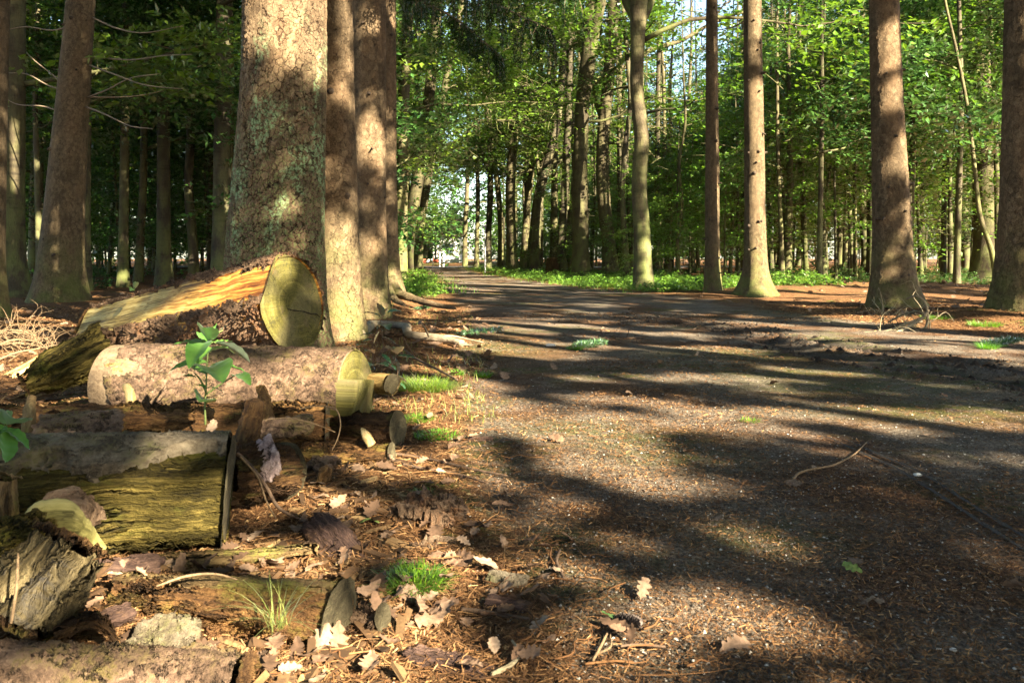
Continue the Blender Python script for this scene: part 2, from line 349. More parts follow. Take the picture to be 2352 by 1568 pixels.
def verge_mask(x, y):
    """strips of green undergrowth beside the path"""
    n = fbm(v3(x*.5, y*.5), 3, 77)
    l = sstep(.0, .4, path_left(y)-x)*sstep(3.2, 1.2, path_left(y)-x)*sstep(10.5, 12.5, y+n)
    r = sstep(.0, .5, x-path_right(y))*sstep(4.5, 2.2, x-path_right(y))*sstep(11.0, 13, y+n)
    return np.clip(l+r, 0, 1)*sstep(-.7, .1, n)
def build_ground():
    g = np.cumsum(.011*1.042**np.arange(160)); xs = np.r_[(-1.9-g)[::-1], np.linspace(-1.9, 4.6, 540), 4.6+g]
    ys = np.r_[np.linspace(-40, .7, 60)[:-1], np.linspace(.7, 4, 290)[:-1], np.geomspace(4, 13, 330)[:-1], np.geomspace(13, 400, 150)]
    X, Y = np.meshgrid(xs, ys); Z = terrain(X, Y); pm = path_mask(X, Y)
    nr, nc = X.shape
    i = np.arange(nr-1)[:, None]; j = np.arange(nc-1)[None]
    F = np.stack([i*nc+j, i*nc+j+1, (i+1)*nc+j+1, (i+1)*nc+j], -1).reshape(-1, 4)
    V = np.stack([X, Y, Z], -1).reshape(-1, 3); p = pm.ravel()
    rut = np.zeros_like(p); k = (V[:, 1] < 14) & (V[:, 1] > .8) & (V[:, 0] > 0)
    for pl, w, dp in RUTS: rut[k] = np.maximum(rut[k], np.exp(-(_seg_d(V[k, 0], V[k, 1], pl)/(w*1.3))**2))
    vg = verge_mask(V[:, 0], V[:, 1]); ms = np.zeros_like(p)
    for px, py, rx, ry in [(1960, 890, .55, .16), (2150, 940, .5, .14), (1830, 855, .4, .16), (1700, 815, .5, .2), (2330, 940, .35, .12), (1480, 1010, .22, .1), (1560, 1050, .2, .08), (1330, 985, .2, .1), (1290, 1240, .1, .06), (1750, 1230, .16, .07), (1130, 800, .35, .3), (1950, 720, .8, .5)]:
        c = G(px, py); ms = np.maximum(ms, np.exp(-((V[:, 0]-c[0])/rx)**2-((V[:, 1]-c[1])/(ry*1.6))**2))
    br = np.maximum(sstep(2.25, 1.5, V[:, 1]), .9*sstep(.9, .1, V[:, 0]-path_left(V[:, 1]))*(V[:, 1] < 12))*sstep(-.45, .1, fbm(v3(V[:, 0]*1.1+3, V[:, 1]*1.1), 2, 44))
    isp = p[F].mean(1) > .5
    for name, sel in (('path', isp), ('ground', ~isp)):
        f = F[sel]; used = np.unique(f); mp = np.zeros(len(V), np.int32); mp[used] = np.arange(len(used))
        kind(mesh(name, V[used], mp[f], MAT_GROUND, attrs={'path': p[used], 'rut': rut[used], 'verge': vg[used], 'moss': ms[used], 'brown': br[used]}), 'structure')
build_ground()

# ------------------------------------------------------------ where gaps are cut in the crowns to let the sun through
def AB(p): p = np.asarray(p, float); return np.stack([p@E_A, p@E_B], -1)
def gnd_of(ab):
    """ground point that the ray (a, b) reaches"""
    t = -ab[..., 1]*cos(SUN_EL)/sin(SUN_EL)
    return ab[..., :1]*E_A+ab[..., 1:2]*E_B+t[..., None]*S
LIT, SHADE, SHADE2 = [], [], []
def lit(p, q, r): LIT.append((AB(p), AB(q), r))
def shade(p, q, r): SHADE.append((AB(p), AB(q), r))
def _caps(ab, lst):
    m = np.zeros(len(ab), bool)
    wob = fbm(np.c_[ab*2.2, np.zeros(len(ab))], 3, 55)
    for p, q, r in lst:
        d = q-p; t = np.clip(((ab-p)@d)/max(d@d, 1e-6), 0, 1)
        m |= np.linalg.norm(ab-p-t[:, None]*d, axis=1) < r*(1+.45*wob)
    return m
def is_open(ab):
    g = gnd_of(ab); x, y = g[:, 0], g[:, 1]
    n = fbm(np.c_[ab[:, 0]*1.5, ab[:, 1]*3.4, np.zeros(len(ab))], 3, 41)*.7+.5
    n2 = fbm(np.c_[x*.45+3, (y+.30*x)*2.3/np.clip(y*.18, 1, 2.4), 0*x], 3, 43)*.75+.5; k = sstep(3.2, 3.8, y)*sstep(15, 11, y)*(x > path_left(y)-1.2); n = n*(1-k)+n2*k
    thr = np.interp(y, [1, 2.4, 4.2, 4.9, 10, 13, 20, 40], [1.3, 1.2, .90, .55, .50, .44, .28, .13])
    thr = np.where((x < path_left(y)-.5) & (y < 16), .80, thr)
    thr = np.where((x < -7), .78, thr)
    thr = np.where((x > 6) & (y > 10), .46, thr)
    o = n > thr
    o &= ~_caps(ab, SHADE); o |= _caps(ab, LIT); o &= ~_caps(ab, SHADE2)
    return o
# sunlit streaks on the path
for a, b, r in [((1040, 905), (1200, 960), .13), ((1150, 955), (1420, 1040), .13), ((1290, 912), (1520, 925), .05), ((1480, 975), (1700, 985), .07), ((1640, 955), (2360, 958), .07),
                ((1900, 925), (2360, 985), .05), ((1330, 868), (1760, 868), .05), ((1800, 850), (1960, 858), .04), ((1880, 792), (2330, 806), .10), ((1780, 775), (1900, 770), .08),
                ((1800, 748), (2080, 770), .10), ((1060, 800), (1240, 815), .12), ((1150, 748), (1290, 748), .14), ((1390, 758), (1560, 768), .08), ((1070, 1115), (1190, 1165), .04),
                ((1000, 1060), (1120, 1090), .05), ((1120, 1300), (1420, 1345), .045), ((960, 1530), (1320, 1590), .035), ((1000, 1470), (1120, 1500), .02), ((905, 1060), (990, 1090), .05),
                ((1760, 660), (1900, 668), .3), ((2100, 690), (2260, 700), .2), ((960, 700), (1040, 706), .15), ((1130, 790), (1340, 800), .05), ((950, 950), (1040, 1000), .05), ((880, 1110), (960, 1130), .035), ((700, 1130), (860, 1180), .03), ((780, 1340), (900, 1400), .022), ((620, 1500), (800, 1560), .025), ((960, 1230), (1080, 1260), .02), ((1000, 860), (1120, 880), .05), ((1040, 760), (1200, 770), .08)]:
    lit(G(*a), G(*b), r*1.35+.02*(a[1] < 900))
for a, b, r in [((1120, 1080), (2352, 1060), .08), ((1080, 1150), (2352, 1150), .12), ((1080, 1225), (2352, 1230), .06), ((1450, 1330), (2352, 1330), .10), ((1350, 1450), (2352, 1450), .1), ((1560, 1020), (2352, 1020), .06)]: SHADE2.append((AB(G(*a)), AB(G(*b)), r))
shade(G(1100, 1230), G(2300, 1230), .22); shade(G(1250, 1120), G(2352, 1090), .13); shade(G(1500, 1400), G(2352, 1400), .2); shade(G(1150, 885), G(1350, 890), .05)
shade(G(1900, 830), G(2352, 850), .10); shade(G(1050, 850), G(1280, 858), .06)
# ------------------------------------------------------------ bark and leaf materials
SP = ((.042, .030, .018), (.105, .074, .044), (.205, .152, .094)); CRK = (.028, .016, .011)
BARK_BIG = mat_spruce('bark_plated_spruce', ((.050, .034, .021), (.120, .083, .050), (.25, .182, .112)), CRK, 36, lichen=1.0, cw=.8, depth=.022, disp=True)
BARK_MID = mat_spruce('bark_fine_spruce', SP, (.05, .033, .022), 32, depth=.016, disp=True, moss=.6, cw=.4)
BARK_FINE = mat_spruce('bark_smooth_spruce', ((.045, .032, .018), (.100, .073, .043), (.175, .132, .08)), (.035, .024, .014), 40, depth=.008, cw=.5, moss=.8, red=.2)
BARK_BEECH = mat_beech('bark_beech', ((.028, .022, .013), (.066, .053, .030), (.130, .107, .062)))
BARK_DARK = mat_beech('bark_dark_wood', ((.022, .018, .012), (.05, .04, .027), (.095, .078, .052)), .4)
KNOT = mat_plain('dead_knot', (.02, .014, .01), (.07, .05, .035), 40)
TWIG = mat_plain('dead_twig_bark', (.09, .065, .045), (.24, .18, .125), 60)
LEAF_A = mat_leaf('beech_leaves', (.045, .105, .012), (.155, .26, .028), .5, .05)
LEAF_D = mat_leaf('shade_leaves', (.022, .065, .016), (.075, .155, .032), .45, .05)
LEAF_U = mat_leaf('undergrowth_leaves', (.045, .115, .013), (.15, .26, .03), .45, .05)
NEEDLE = mat_leaf('spruce_sprays', (.010, .026, .008), (.034, .064, .016), .2, .02)

# ------------------------------------------------------------ leaves
LQ = np.array([[0, 1, 2, 3]])
def leaf_quads(pos, d, up, L, Wd, fold=.12):
    """one rhombic folded leaf per row -> verts (N*4,3), quads"""
    d = nrm(d); s = nrm(np.cross(d, up)); n = np.cross(s, d); L = np.asarray(L)[:, None]; Wd = np.asarray(Wd)[:, None]
    a = pos; b = pos+d*L*.42+s*Wd*.5+n*Wd*fold; c = pos+d*L; e = pos+d*L*.42-s*Wd*.5+n*Wd*fold
    V = np.stack([a, b, c, e], 1).reshape(-1, 3)
    return V, np.arange(len(V)).reshape(-1, 4)
def sprays(o, d, ln, n, L, Wd, droop=.25, r=None, flat=.35):
    """flat fans of alternate leaves along twigs. o, d: (K,3); ln: (K,) -> verts, quads, tint"""
    r = r or rng; K = len(o); d = nrm(d); t = (np.arange(n)+.5)/n
    side = nrm(np.cross(d, np.array([0, 0, 1.0])+r.normal(0, .25, (K, 3))))
    p = o[:, None]+d[:, None]*(ln[:, None]*t)[..., None]; p[..., 2] -= droop*ln[:, None]*t**2
    sg = np.where(np.arange(n) % 2 == 0, 1., -1.)
    # side twigs carry the outer leaves
    off = r.random((K, n))*(.42*ln[:, None])*np.sin(np.pi*np.clip(t+.12, 0, 1))[None]
    p = p+side[:, None]*(off*sg)[..., None]; p[..., 2] -= .2*off
    ld = d[:, None]*.7+side[:, None]*(sg*(.5+.4*r.random((K, n))))[..., None]+r.normal(0, flat, (K, n, 3))
    up = np.array([0, 0, 1.0])+r.normal(0, flat, (K, n, 3))
    N = K*n; Ls = L*(.65+.6*r.random(N)); V, Q = leaf_quads(p.reshape(-1, 3), ld.reshape(-1, 3), up.reshape(-1, 3), Ls, Wd*Ls/L)
    tint = np.clip(np.repeat(r.random(K), n)*.6+r.random(N)*.4, 0, 1)
    return V, Q, np.repeat(tint, 4)
def cull(V, Q, T):
    """drop the leaves that stand in the way of a sun fleck"""
    c = V.reshape(-1, 4, 3).mean(1); k = ~is_open(AB(c))
    V = V.reshape(-1, 4, 3)[k].reshape(-1, 3); return V, np.arange(len(V)).reshape(-1, 4), T.reshape(-1, 4)[k].ravel()

def keep_for_ride(c):
    """which leaves stay: the sun reaches the ride (and glades in the right wood) along open lanes between the crowns"""
    ab = AB(c); a, b = ab[:, 0], ab[:, 1]; t = c@S
    y = a/.587; zc = (b-.383*y)/.883                     # where the lane crosses the ride
    xr = np.where(zc > -3.0, -.11*y+5.2+6*np.clip(-.15+1.3*fbm(np.c_[a*.45, b*.6, 0*a], 2, 95), 0, 1), 8+16*(.5+.9*fbm(np.c_[a*.22, b*.3, 0*a], 2, 91)))
    tk = (xr-.743*a+.314*b)/.591
    n = fbm(np.c_[a*1.1, b*1.9, 0*a], 3, 41)*.7+.5
    op = n > np.where(zc > -3.0, np.where(zc > -.3, .17, .28), .52)
    return ~(op & (t > tk))
def cull2(V, Q, T, fn):
    k = fn(V.reshape(-1, 4, 3).mean(1)); V = V.reshape(-1, 4, 3)[k].reshape(-1, 3)
    return V, np.arange(len(V)).reshape(-1, 4), T.reshape(-1, 4)[k].ravel()
def row_keep(c):
    ab = AB(c); return fbm(np.c_[ab*1.3, 0*ab[:, :1]], 3, 141)*.7+.5 < .46
def limbs_and_sprays(acc, base, Ht, z0, n_limb, reach, K, ln, r, rad=.05, rise=.45, tops=True, prof=None, lean=(0, 0)):
    """grow limbs from a trunk axis into acc (gc tubes) and return spray origins and directions"""
    O, D = [], []; per = max(1, K//n_limb)
    for i in range(n_limb):
        f = (i+.5)/n_limb; z = z0+(Ht-z0)*f*.97; az = i*2.4+r.normal(0, .4)
        R = reach*(prof(f) if prof else (1-.55*f))*(.75+.5*r.random()); h = np.array([cos(az), sin(az), 0])
        b = np.array([base[0]+lean[0]*z, base[1]+lean[1]*z, base[2]+z]); up = rise*(.6+.8*f)
        pts = [b]; side = np.array([-h[1], h[0], 0])*r.normal(0, .15)
        for q in (.25, .5, .75, 1.0): pts.append(b+h*R*q+side*R*q*q+np.array([0, 0, R*up*q*(1.15-.45*q)])+r.normal(0, .04*R, 3))
        rb = rad*(1-.6*f); acc.tube(pts, [rb, rb*.75, rb*.5, rb*.3, rb*.12], 5, 9)
        c = resample(pts, 30)
        for _ in range(per):
            q = .25+.75*r.random()**.8; k = min(29, int(q*29)); a2 = az+r.normal(0, .9)
            o = c[k]+r.normal(0, .10*R+.12, 3)*np.array([1, 1, .7]); O.append(o); D.append([cos(a2), sin(a2), r.normal(-.02, .22)])
            if r.random() < .18 and rb > .02: acc.tube([c[k], (c[k]+o)/2+r.normal(0, .05, 3), o+np.array(D[-1])*ln*.8], [rb*.25, rb*.16, .004], 4, 5)
    O, D = np.array(O), np.array(D); return O, D, ln*(.6+.8*r.random(len(O)))

# ------------------------------------------------------------ trunks
def trunk_geo(c, rad, nseg, flare=0.0, fh=.25, seed=0, rough=.03, lob=5):
    """c: ring centres from the base up (n,3); rad (n,)"""
    th = np.arange(nseg)*2*pi/nseg; z = c[:, 2]-c[0, 2]
    r_ = np.random.default_rng(seed); ph = r_.random(8)*6.28; w = .4+.6*r_.random(8)
    lobes = sum(w[k]*np.maximum(0, np.cos(th-ph[k]))**6 for k in range(lob)); lobes = .35+lobes/lobes.max()
    fl = flare*np.exp(-z/fh)[:, None]*lobes[None]
    q = np.stack([np.repeat(z[:, None]*1.1, nseg, 1), np.repeat(np.cos(th)[None], len(c), 0)*1.2, np.repeat(np.sin(th)[None], len(c), 0)*1.2], -1)
    rr = rad[:, None]*(1+fl+rough*fbm(q+seed, 3, seed)+rough*.6*fbm(q*np.array([4, 5, 5])+seed, 3, seed+5))
    d = np.stack([np.cos(th), np.sin(th), 0*th], -1); V = c[:, None]+rr[..., None]*d[None]
    gc = np.stack([np.repeat(z[:, None], nseg, 1), rr*np.cos(th)+seed*.37, rr*np.sin(th)], -1)
    return V.reshape(-1, 3), grid_faces(len(c), nseg), gc.reshape(-1, 3)
NAMED = []     # (px at mid height, base px, landmark phrase)
TREES = {}
def named_tree(key, name, label, cat, pts, widths, top, mat, nseg=28, nring=60, flare=.5, fh=.22, seed=1, d=None, rough=.03, group=None, lob=5, stubs=0, zbase=None):
    """pts: photo points along the trunk axis, base first; widths in photo px at the same points; top: full height in m"""
    xb, yb = pts[0]
    if d is None:
        d = H*FPX/(yb-HY)
        for _ in range(4): d = (H-ground_z((xb-CX)/FPX*d, d))*FPX/(yb-HY)
    c = np.array([P(x, y, d) for x, y in pts]); w = np.array(widths)/FPX*d/2
    z0 = ground_z(c[0, 0], c[0, 1])-.06; c[0, 2] = z0
    sl = (c[-1]-c[-2])/max(1e-6, (c[-1, 2]-c[-2, 2])); zt = c[-1, 2]
    if top > zt+1:
        c = np.vstack([c, [c[-1]+sl*(top-zt)*.5*.6, c[-1]+sl*(top-zt)*.6]]); c[-2, 2] = zt+(top-zt)*.5; c[-1, 2] = top; w = np.r_[w, w[-1]*.65, w[-1]*.12]
    cc = resample(c, 400); zz = cc[:, 2]; vis = min(zt, top)
    n_low = int(nring*.86); zs = np.r_[z0+(vis-z0)*np.linspace(0, 1, n_low)**1.25, np.linspace(vis, top, nring-n_low+1)[1:]] if top > zt+1 else z0+(top-z0)*np.linspace(0, 1, nring)**1.25
    ring = np.stack([np.interp(zs, zz, cc[:, k]) for k in range(3)], -1); rad = np.interp(zs, c[:, 2], w)
    root = thing(name, label, cat, (c[0, 0], c[0, 1], z0), group)
    V, F, gc = trunk_geo(ring, rad, nseg, flare, fh, seed, rough, lob)
    mesh('trunk', V-np.array(root.location), F, mat, root, attrs={'gc': gc}, local=True)
    r = np.random.default_rng(seed+100)
    for _ in range(stubs):                     # stubs of dead branches, each on the side that faces the camera
        k = int(len(zs)*(.12+.72*r.random())); az = -pi/2+r.normal(0, .8); h = np.array([cos(az), sin(az), r.normal(0, .15)]); rr = rad[k]
        a = Acc(); L = .02+.05*r.random()*r.random(); rb = .010+.012*r.random()
        a.tube([ring[k]+h*rr*.85, ring[k]+h*(rr+.008), ring[k]+h*(rr+L)], [rb*1.7, rb*1.1, rb*.6], 7, 5); a.build('branch_stub', KNOT, root, loc=root.location)
    TREES[key] = dict(root=root, base=np.array(root.location), ring=ring, rad=rad, d=d, px=np.stack(PX(ring), -1), top=top)
    return root
# ------------------------------------------------------------ the trees one can tell apart
nt = named_tree
nt('S1', 'spruce_tree', 'thick spruce trunk with plated bark and mint green lichen behind the cut logs', 'tree', [(628, 806), (630, 700), (633, 590), (643, 380), (652, 180), (654, 0)], [228, 212, 206, 194, 182, 178], 20, BARK_BIG, 220, 420, .22, .3, 3, rough=.03)
nt('S2', 'spruce_tree', 'spruce with sunlit orange base pressed close behind the thick lichen spruce', 'tree', [(772, 772), (768, 650), (764, 400), (760, 200), (757, 0)], [122, 112, 104, 102, 100], 19, BARK_MID, 110, 220, .32, .22, 8, stubs=10)
nt('S3', 'spruce_tree', 'grey brown spruce with one bright sun spot halfway up, lichen at its foot', 'tree', [(852, 728), (850, 650), (848, 450), (848, 250), (848, 0)], [88, 78, 74, 74, 72], 18, BARK_MID, 80, 160, .45, .25, 14, stubs=9)
nt('S4', 'spruce_tree', 'spruce with a long sunlit root running out toward the path', 'tree', [(893, 694), (891, 620), (889, 400), (889, 200), (889, 0)], [54, 46, 42, 40, 38], 18, BARK_MID, 56, 90, .9, .30, 5, stubs=4)
nt('B1', 'beech_tree', 'straight beech just beyond the spruce with the long root', 'tree', [(920, 645), (922, 560), (926, 300), (932, 150), (940, 0)], [30, 27, 25, 24, 22], 17, BARK_BEECH, 26, 60, .5, .3, 21)
nt('B2', 'beech_tree', 'leaning beech on the left verge, bending over the path', 'tree', [(930, 634), (936, 560), (950, 470), (965, 380), (980, 270), (990, 180), (1004, 0)], [36, 30, 29, 28, 26, 25, 22], 17, BARK_BEECH, 26, 60, .4, .3, 22)
nt('L1', 'spruce_tree', 'dark spruce cut off by the left border of the photo', 'tree', [(-58, 730), (-50, 600), (-42, 450), (-32, 200), (-24, 0)], [120, 104, 96, 88, 82], 18, BARK_FINE, 40, 80, .5, .3, 31)
nt('L2', 'spruce_tree', 'tall brown spruce standing alone on the left, with bare dead side twigs', 'tree', [(140, 694), (141, 610), (150, 450), (166, 250), (178, 100), (185, 0)], [104, 94, 82, 70, 64, 62], 19, BARK_FINE, 60, 120, .42, .3, 32, stubs=6)
nt('L3', 'beech_tree', 'dark trunk half hidden behind the tall brown spruce on the left', 'tree', [(192, 668), (192, 560), (194, 350), (198, 0)], [40, 30, 28, 26], 16, BARK_DARK, 22, 50, .5, .3, 33)
nt('L4', 'oak_tree', 'mottled oak with broad dark foot near the left border', 'tree', [(16, 684), (18, 600), (24, 420), (30, 280), (34, 0)], [96, 72, 58, 50, 44], 17, BARK_BEECH, 34, 70, .5, .35, 34)
nt('L5', 'dark_tree', 'straight nearly black trunk midway between the brown spruce and the lichen spruce', 'tree', [(376, 655), (376, 560), (376, 400), (374, 150), (372, 0)], [36, 31, 29, 25, 23], 16, BARK_DARK, 20, 46, .5, .3, 35)
nt('L6', 'dark_tree', 'slightly bowed black trunk left of the lichen spruce', 'tree', [(446, 650), (443, 560), (434, 450), (438, 300), (440, 0)], [26, 22, 20, 19, 17], 15, BARK_DARK, 18, 44, .4, .3, 36)
nt('L7', 'dark_tree', 'thin dark trunk closest to the left flank of the lichen spruce', 'tree', [(482, 640), (482, 540), (484, 350), (478, 0)], [15, 13, 12, 10], 14, BARK_DARK, 14, 36, .4, .3, 37)
nt('L8', 'pale_tree', 'pale sun-flecked trunk among the dark ones on the left', 'tree', [(318, 648), (322, 560), (328, 450), (332, 200), (334, 0)], [20, 18, 17, 15, 14], 14, BARK_BEECH, 16, 40, .4, .3, 38)
nt('R1', 'spruce_tree', 'slender spruce with knotty bark, second trunk right of the S-curved beech', 'tree', [(1637, 668), (1636, 600), (1636, 400), (1635, 200), (1635, 0)], [40, 34, 32, 28, 26], 18, BARK_FINE, 36, 90, .35, .22, 41, stubs=11)
nt('R2', 'spruce_tree', 'sunlit spruce with flaring roots and dark knots at the edge of the clearing', 'tree', [(1737, 682), (1736, 620), (1734, 500), (1732, 300), (1730, 150), (1728, 0)], [60, 50, 47, 44, 42, 40], 19, BARK_FINE, 64, 130, 1.35, .22, 42, stubs=22, lob=4)
nt('R3', 'spruce_tree', 'large rough spruce with dark left flank on the mound at right', 'tree', [(2052, 704), (2050, 620), (2046, 450), (2038, 250), (2033, 100), (2030, 0)], [100, 84, 76, 66, 63, 61], 19, BARK_MID, 84, 190, .65, .26, 43, stubs=13)
nt('R4', 'spruce_tree', 'dark shaded spruce cut off by the right border of the photo', 'tree', [(2366, 722), (2362, 640), (2360, 450), (2360, 200), (2360, 0)], [140, 122, 104, 94, 88], 19, BARK_MID, 70, 120, .45, .3, 44, d=6.7)
nt('R5', 'oak_tree', 'moss streaked oak standing back between the rough spruce and the right border', 'tree', [(2268, 645), (2266, 560), (2264, 400), (2254, 200), (2244, 0)], [70, 56, 54, 52, 48], 17, BARK_BEECH, 34, 70, .5, .3, 45)
nt('R6', 'dark_tree', 'dark trunk just left of the rough spruce, half covered by it', 'tree', [(2003, 640), (2003, 560), (2004, 350), (2000, 0)], [28, 24, 23, 20], 15, BARK_DARK, 18, 44, .4, .3, 46)
nt('R8', 'young_tree', 'thin bent sapling leaning left in front of the mossy oak', 'sapling', [(2292, 660), (2278, 580), (2252, 500), (2240, 400), (2222, 250), (2195, 110), (2170, 0)], [14, 12, 11, 9, 8, 7, 6], 7, BARK_BEECH, 12, 60, .3, .2, 47)
nt('C1', 'beech_tree', 'S-curved beech with a mossy foot at the green verge', 'tree', [(1478, 664), (1476, 600), (1474, 520), (1468, 440), (1470, 380), (1474, 320), (1468, 260), (1462, 200), (1464, 120), (1466, 40), (1468, 0)], [48, 40, 37, 35, 34, 34, 32, 30, 31, 38, 40], 15, BARK_BEECH, 40, 110, .45, .25, 51)
nt('C2', 'beech_tree', 'bowed beech immediately left of the S-curved beech', 'tree', [(1404, 634), (1398, 560), (1388, 470), (1384, 380), (1386, 300), (1396, 200), (1404, 100), (1410, 0)], [38, 32, 30, 30, 28, 27, 26, 26], 16, BARK_BEECH, 28, 80, .4, .3, 52)
nt('C3', 'oak_tree', 'forked oak whose long limb reaches right behind the S-curved beech', 'tree', [(1334, 636), (1333, 560), (1332, 440), (1334, 320), (1340, 220), (1348, 160), (1352, 120)], [44, 37, 35, 33, 33, 36, 34], 15, BARK_BEECH, 28, 80, .4, .3, 53)
nt('C4', 'beech_tree', 'dark beech leaning right over the shaded verge', 'tree', [(1228, 626), (1232, 540), (1240, 450), (1256, 380), (1276, 300), (1290, 180), (1300, 0)], [24, 21, 20, 20, 18, 17, 15], 16, BARK_DARK, 20, 60, .4, .3, 54)
nt('C5', 'beech_tree', 'stout sunlit beech at the inner edge of the right-hand row', 'tree', [(1176, 622), (1174, 540), (1172, 440), (1178, 330), (1186, 200), (1190, 0)], [27, 23, 22, 21, 19, 17], 17, BARK_BEECH, 20, 60, .4, .3, 55)
nt('C6', 'beech_tree', 'pale beech leaning right behind the stout sunlit one', 'tree', [(1200, 621), (1206, 540), (1216, 430), (1232, 320), (1254, 230), (1266, 130), (1270, 0)], [18, 15, 14, 14, 13, 12, 10], 17, BARK_BEECH, 16, 50, .4, .3, 56)
nt('C7', 'dark_tree', 'dark oak with a low crotch left of the stout sunlit beech', 'tree', [(1122, 617), (1122, 540), (1126, 450), (1124, 300), (1120, 0)], [17, 14, 14, 12, 10], 17, BARK_DARK, 16, 46, .4, .3, 57)
nt('C8', 'beech_tree', 'far beech at the bend where the path narrows', 'tree', [(1068, 613), (1068, 540), (1072, 460), (1076, 300), (1070, 100), (1068, 0)], [13, 11, 10, 9, 8, 7], 18, BARK_BEECH, 14, 44, .4, .3, 58)
nt('C9', 'beech_tree', 'far thin beech right next to the one at the bend', 'tree', [(1094, 615), (1096, 540), (1098, 460), (1094, 300), (1100, 0)], [12, 10, 10, 9, 7], 18, BARK_BEECH, 14, 44, .4, .3, 59)
nt('C10', 'dark_tree', 'dark trunk with torn root plate behind the forked oak', 'tree', [(1290, 630), (1290, 560), (1296, 450), (1304, 300), (1310, 0)], [24, 20, 18, 16, 13], 16, BARK_DARK, 18, 50, .5, .3, 60)

nt('C11', 'beech_tree', 'slim beech bowing left over the path beyond the stout sunlit one', 'tree', [(1150, 617), (1150, 520), (1142, 420), (1130, 330), (1118, 250), (1102, 150), (1088, 0)], [16, 13, 13, 12, 11, 10, 8], 15, BARK_BEECH, 16, 50, .4, .3, 61)
nt('C12', 'beech_tree', 'slender beech leaning right just before the pale leaning one', 'tree', [(1218, 621), (1222, 540), (1236, 430), (1260, 340), (1288, 240), (1306, 120), (1318, 0)], [17, 14, 13, 13, 12, 11, 9], 15, BARK_BEECH, 16, 50, .4, .3, 62)
nt('C13', 'dark_tree', 'dark wavy trunk pressed close to the left flank of the forked oak', 'tree', [(1304, 629), (1308, 540), (1318, 440), (1320, 330), (1308, 220), (1314, 120), (1328, 0)], [19, 16, 15, 15, 14, 12, 11], 15, BARK_DARK, 16, 60, .4, .3, 63)
nt('C15', 'dark_tree', 'thin dark trunk between the bowed beech and the S-curved beech', 'tree', [(1440, 638), (1436, 560), (1430, 460), (1436, 340), (1448, 240), (1440, 120), (1430, 0)], [17, 14, 13, 13, 12, 11, 10], 14, BARK_DARK, 16, 60, .4, .3, 64)
nt('B3', 'beech_tree', 'second leaning beech on the left, arching farther over the path', 'tree', [(958, 624), (964, 540), (978, 440), (996, 340), (1014, 240), (1040, 110), (1062, 0)], [24, 20, 19, 18, 17, 14, 12], 15, BARK_BEECH, 20, 60, .4, .3, 65)
nt('B4', 'beech_tree', 'straight far beech behind the leaning beech on the left', 'tree', [(946, 621), (948, 500), (952, 380), (960, 250), (956, 120), (964, 0)], [15, 12, 11, 11, 10, 9], 16, BARK_BEECH, 14, 46, .4, .3, 66)
nt('Y1', 'young_tree', 'pale crooked stem left of the slender spruce', 'sapling', [(1562, 645), (1556, 560), (1566, 470), (1560, 380), (1574, 280), (1570, 180)], [10, 8, 8, 7, 6, 4], 8, BARK_BEECH, 10, 40, .3, .2, 67)
nt('Y2', 'young_tree', 'pale kinked stem midway between the flaring spruce and the rough spruce', 'sapling', [(1886, 640), (1880, 560), (1894, 470), (1908, 380), (1920, 280), (1942, 170)], [10, 8, 8, 7, 6, 4], 8, BARK_BEECH, 10, 40, .3, .2, 68)
nt('Y3', 'young_tree', 'dark forked stem close to the right of the flaring spruce', 'sapling', [(1800, 640), (1804, 560), (1802, 470), (1790, 380), (1792, 260), (1780, 150)], [12, 10, 9, 8, 7, 5], 9, BARK_DARK, 10, 40, .3, .2, 69)

# boughs of the forked oak and the S-curved beech, the long root, dead twigs on the brown spruce
def bough(key, pts, widths, dy=0.0, name='bough', mat=None, ns=9, n=26, label=None, depths=None):
    t = TREES[key]; d = t['d']; p = [P(x, y, (depths[i] if depths else d+dy*i/(len(pts)-1))) for i, (x, y) in enumerate(pts)]
    r = [w/FPX*d/2 for w in widths]; a = Acc().tube(p, r, ns, n, .06, int(pts[0][0]))
    o = a.build(name, mat or t['root'].children[0].data.materials[0], t['root'], loc=t['root'].location)
    if label: o['label'] = label
    return o
bough('C3', [(1351, 150), (1338, 90), (1330, 0), (1322, -160), (1330, -420)], [30, 24, 22, 18, 6], .6)
bough('C3', [(1352, 140), (1366, 70), (1382, 0), (1402, -140), (1410, -420)], [30, 25, 22, 18, 6], -.4)
bough('C3', [(1342, 205), (1380, 178), (1440, 152), (1500, 112), (1560, 96), (1620, 62), (1700, 30), (1800, 20)], [16, 14, 13, 12, 10, 9, 7, 3], 2.5, label='long dark limb reaching right')
bough('C1', [(1468, 50), (1446, 20), (1430, -20), (1404, -160), (1380, -400)], [26, 22, 20, 16, 6], .5)
bough('C1', [(1470, 50), (1490, 10), (1500, -40), (1520, -200), (1530, -420)], [28, 24, 20, 16, 6], .3)
bough('C5', [(1176, 330), (1200, 290), (1216, 250), (1240, 190)], [11, 9, 7, 4], .5)
bough('C7', [(1124, 400), (1106, 350), (1098, 280), (1092, 200)], [9, 8, 6, 4], .4)
bough('C11', [(1132, 340), (1146, 280), (1158, 200), (1164, 100)], [10, 8, 7, 4], .3)
bough('C12', [(1240, 415), (1232, 350), (1240, 270), (1236, 180)], [10, 8, 7, 4], .3)
bough('C4', [(1250, 410), (1300, 350), (1322, 310)], [12, 9, 5], .4)
bough('B2', [(948, 480), (934, 420), (938, 330), (930, 220)], [16, 13, 11, 7], .3)
bough('C2', [(1388, 290), (1370, 240), (1362, 180)], [12, 9, 5], .3)
bough('Y3', [(1802, 480), (1822, 420), (1834, 330)], [7, 6, 3], .2)
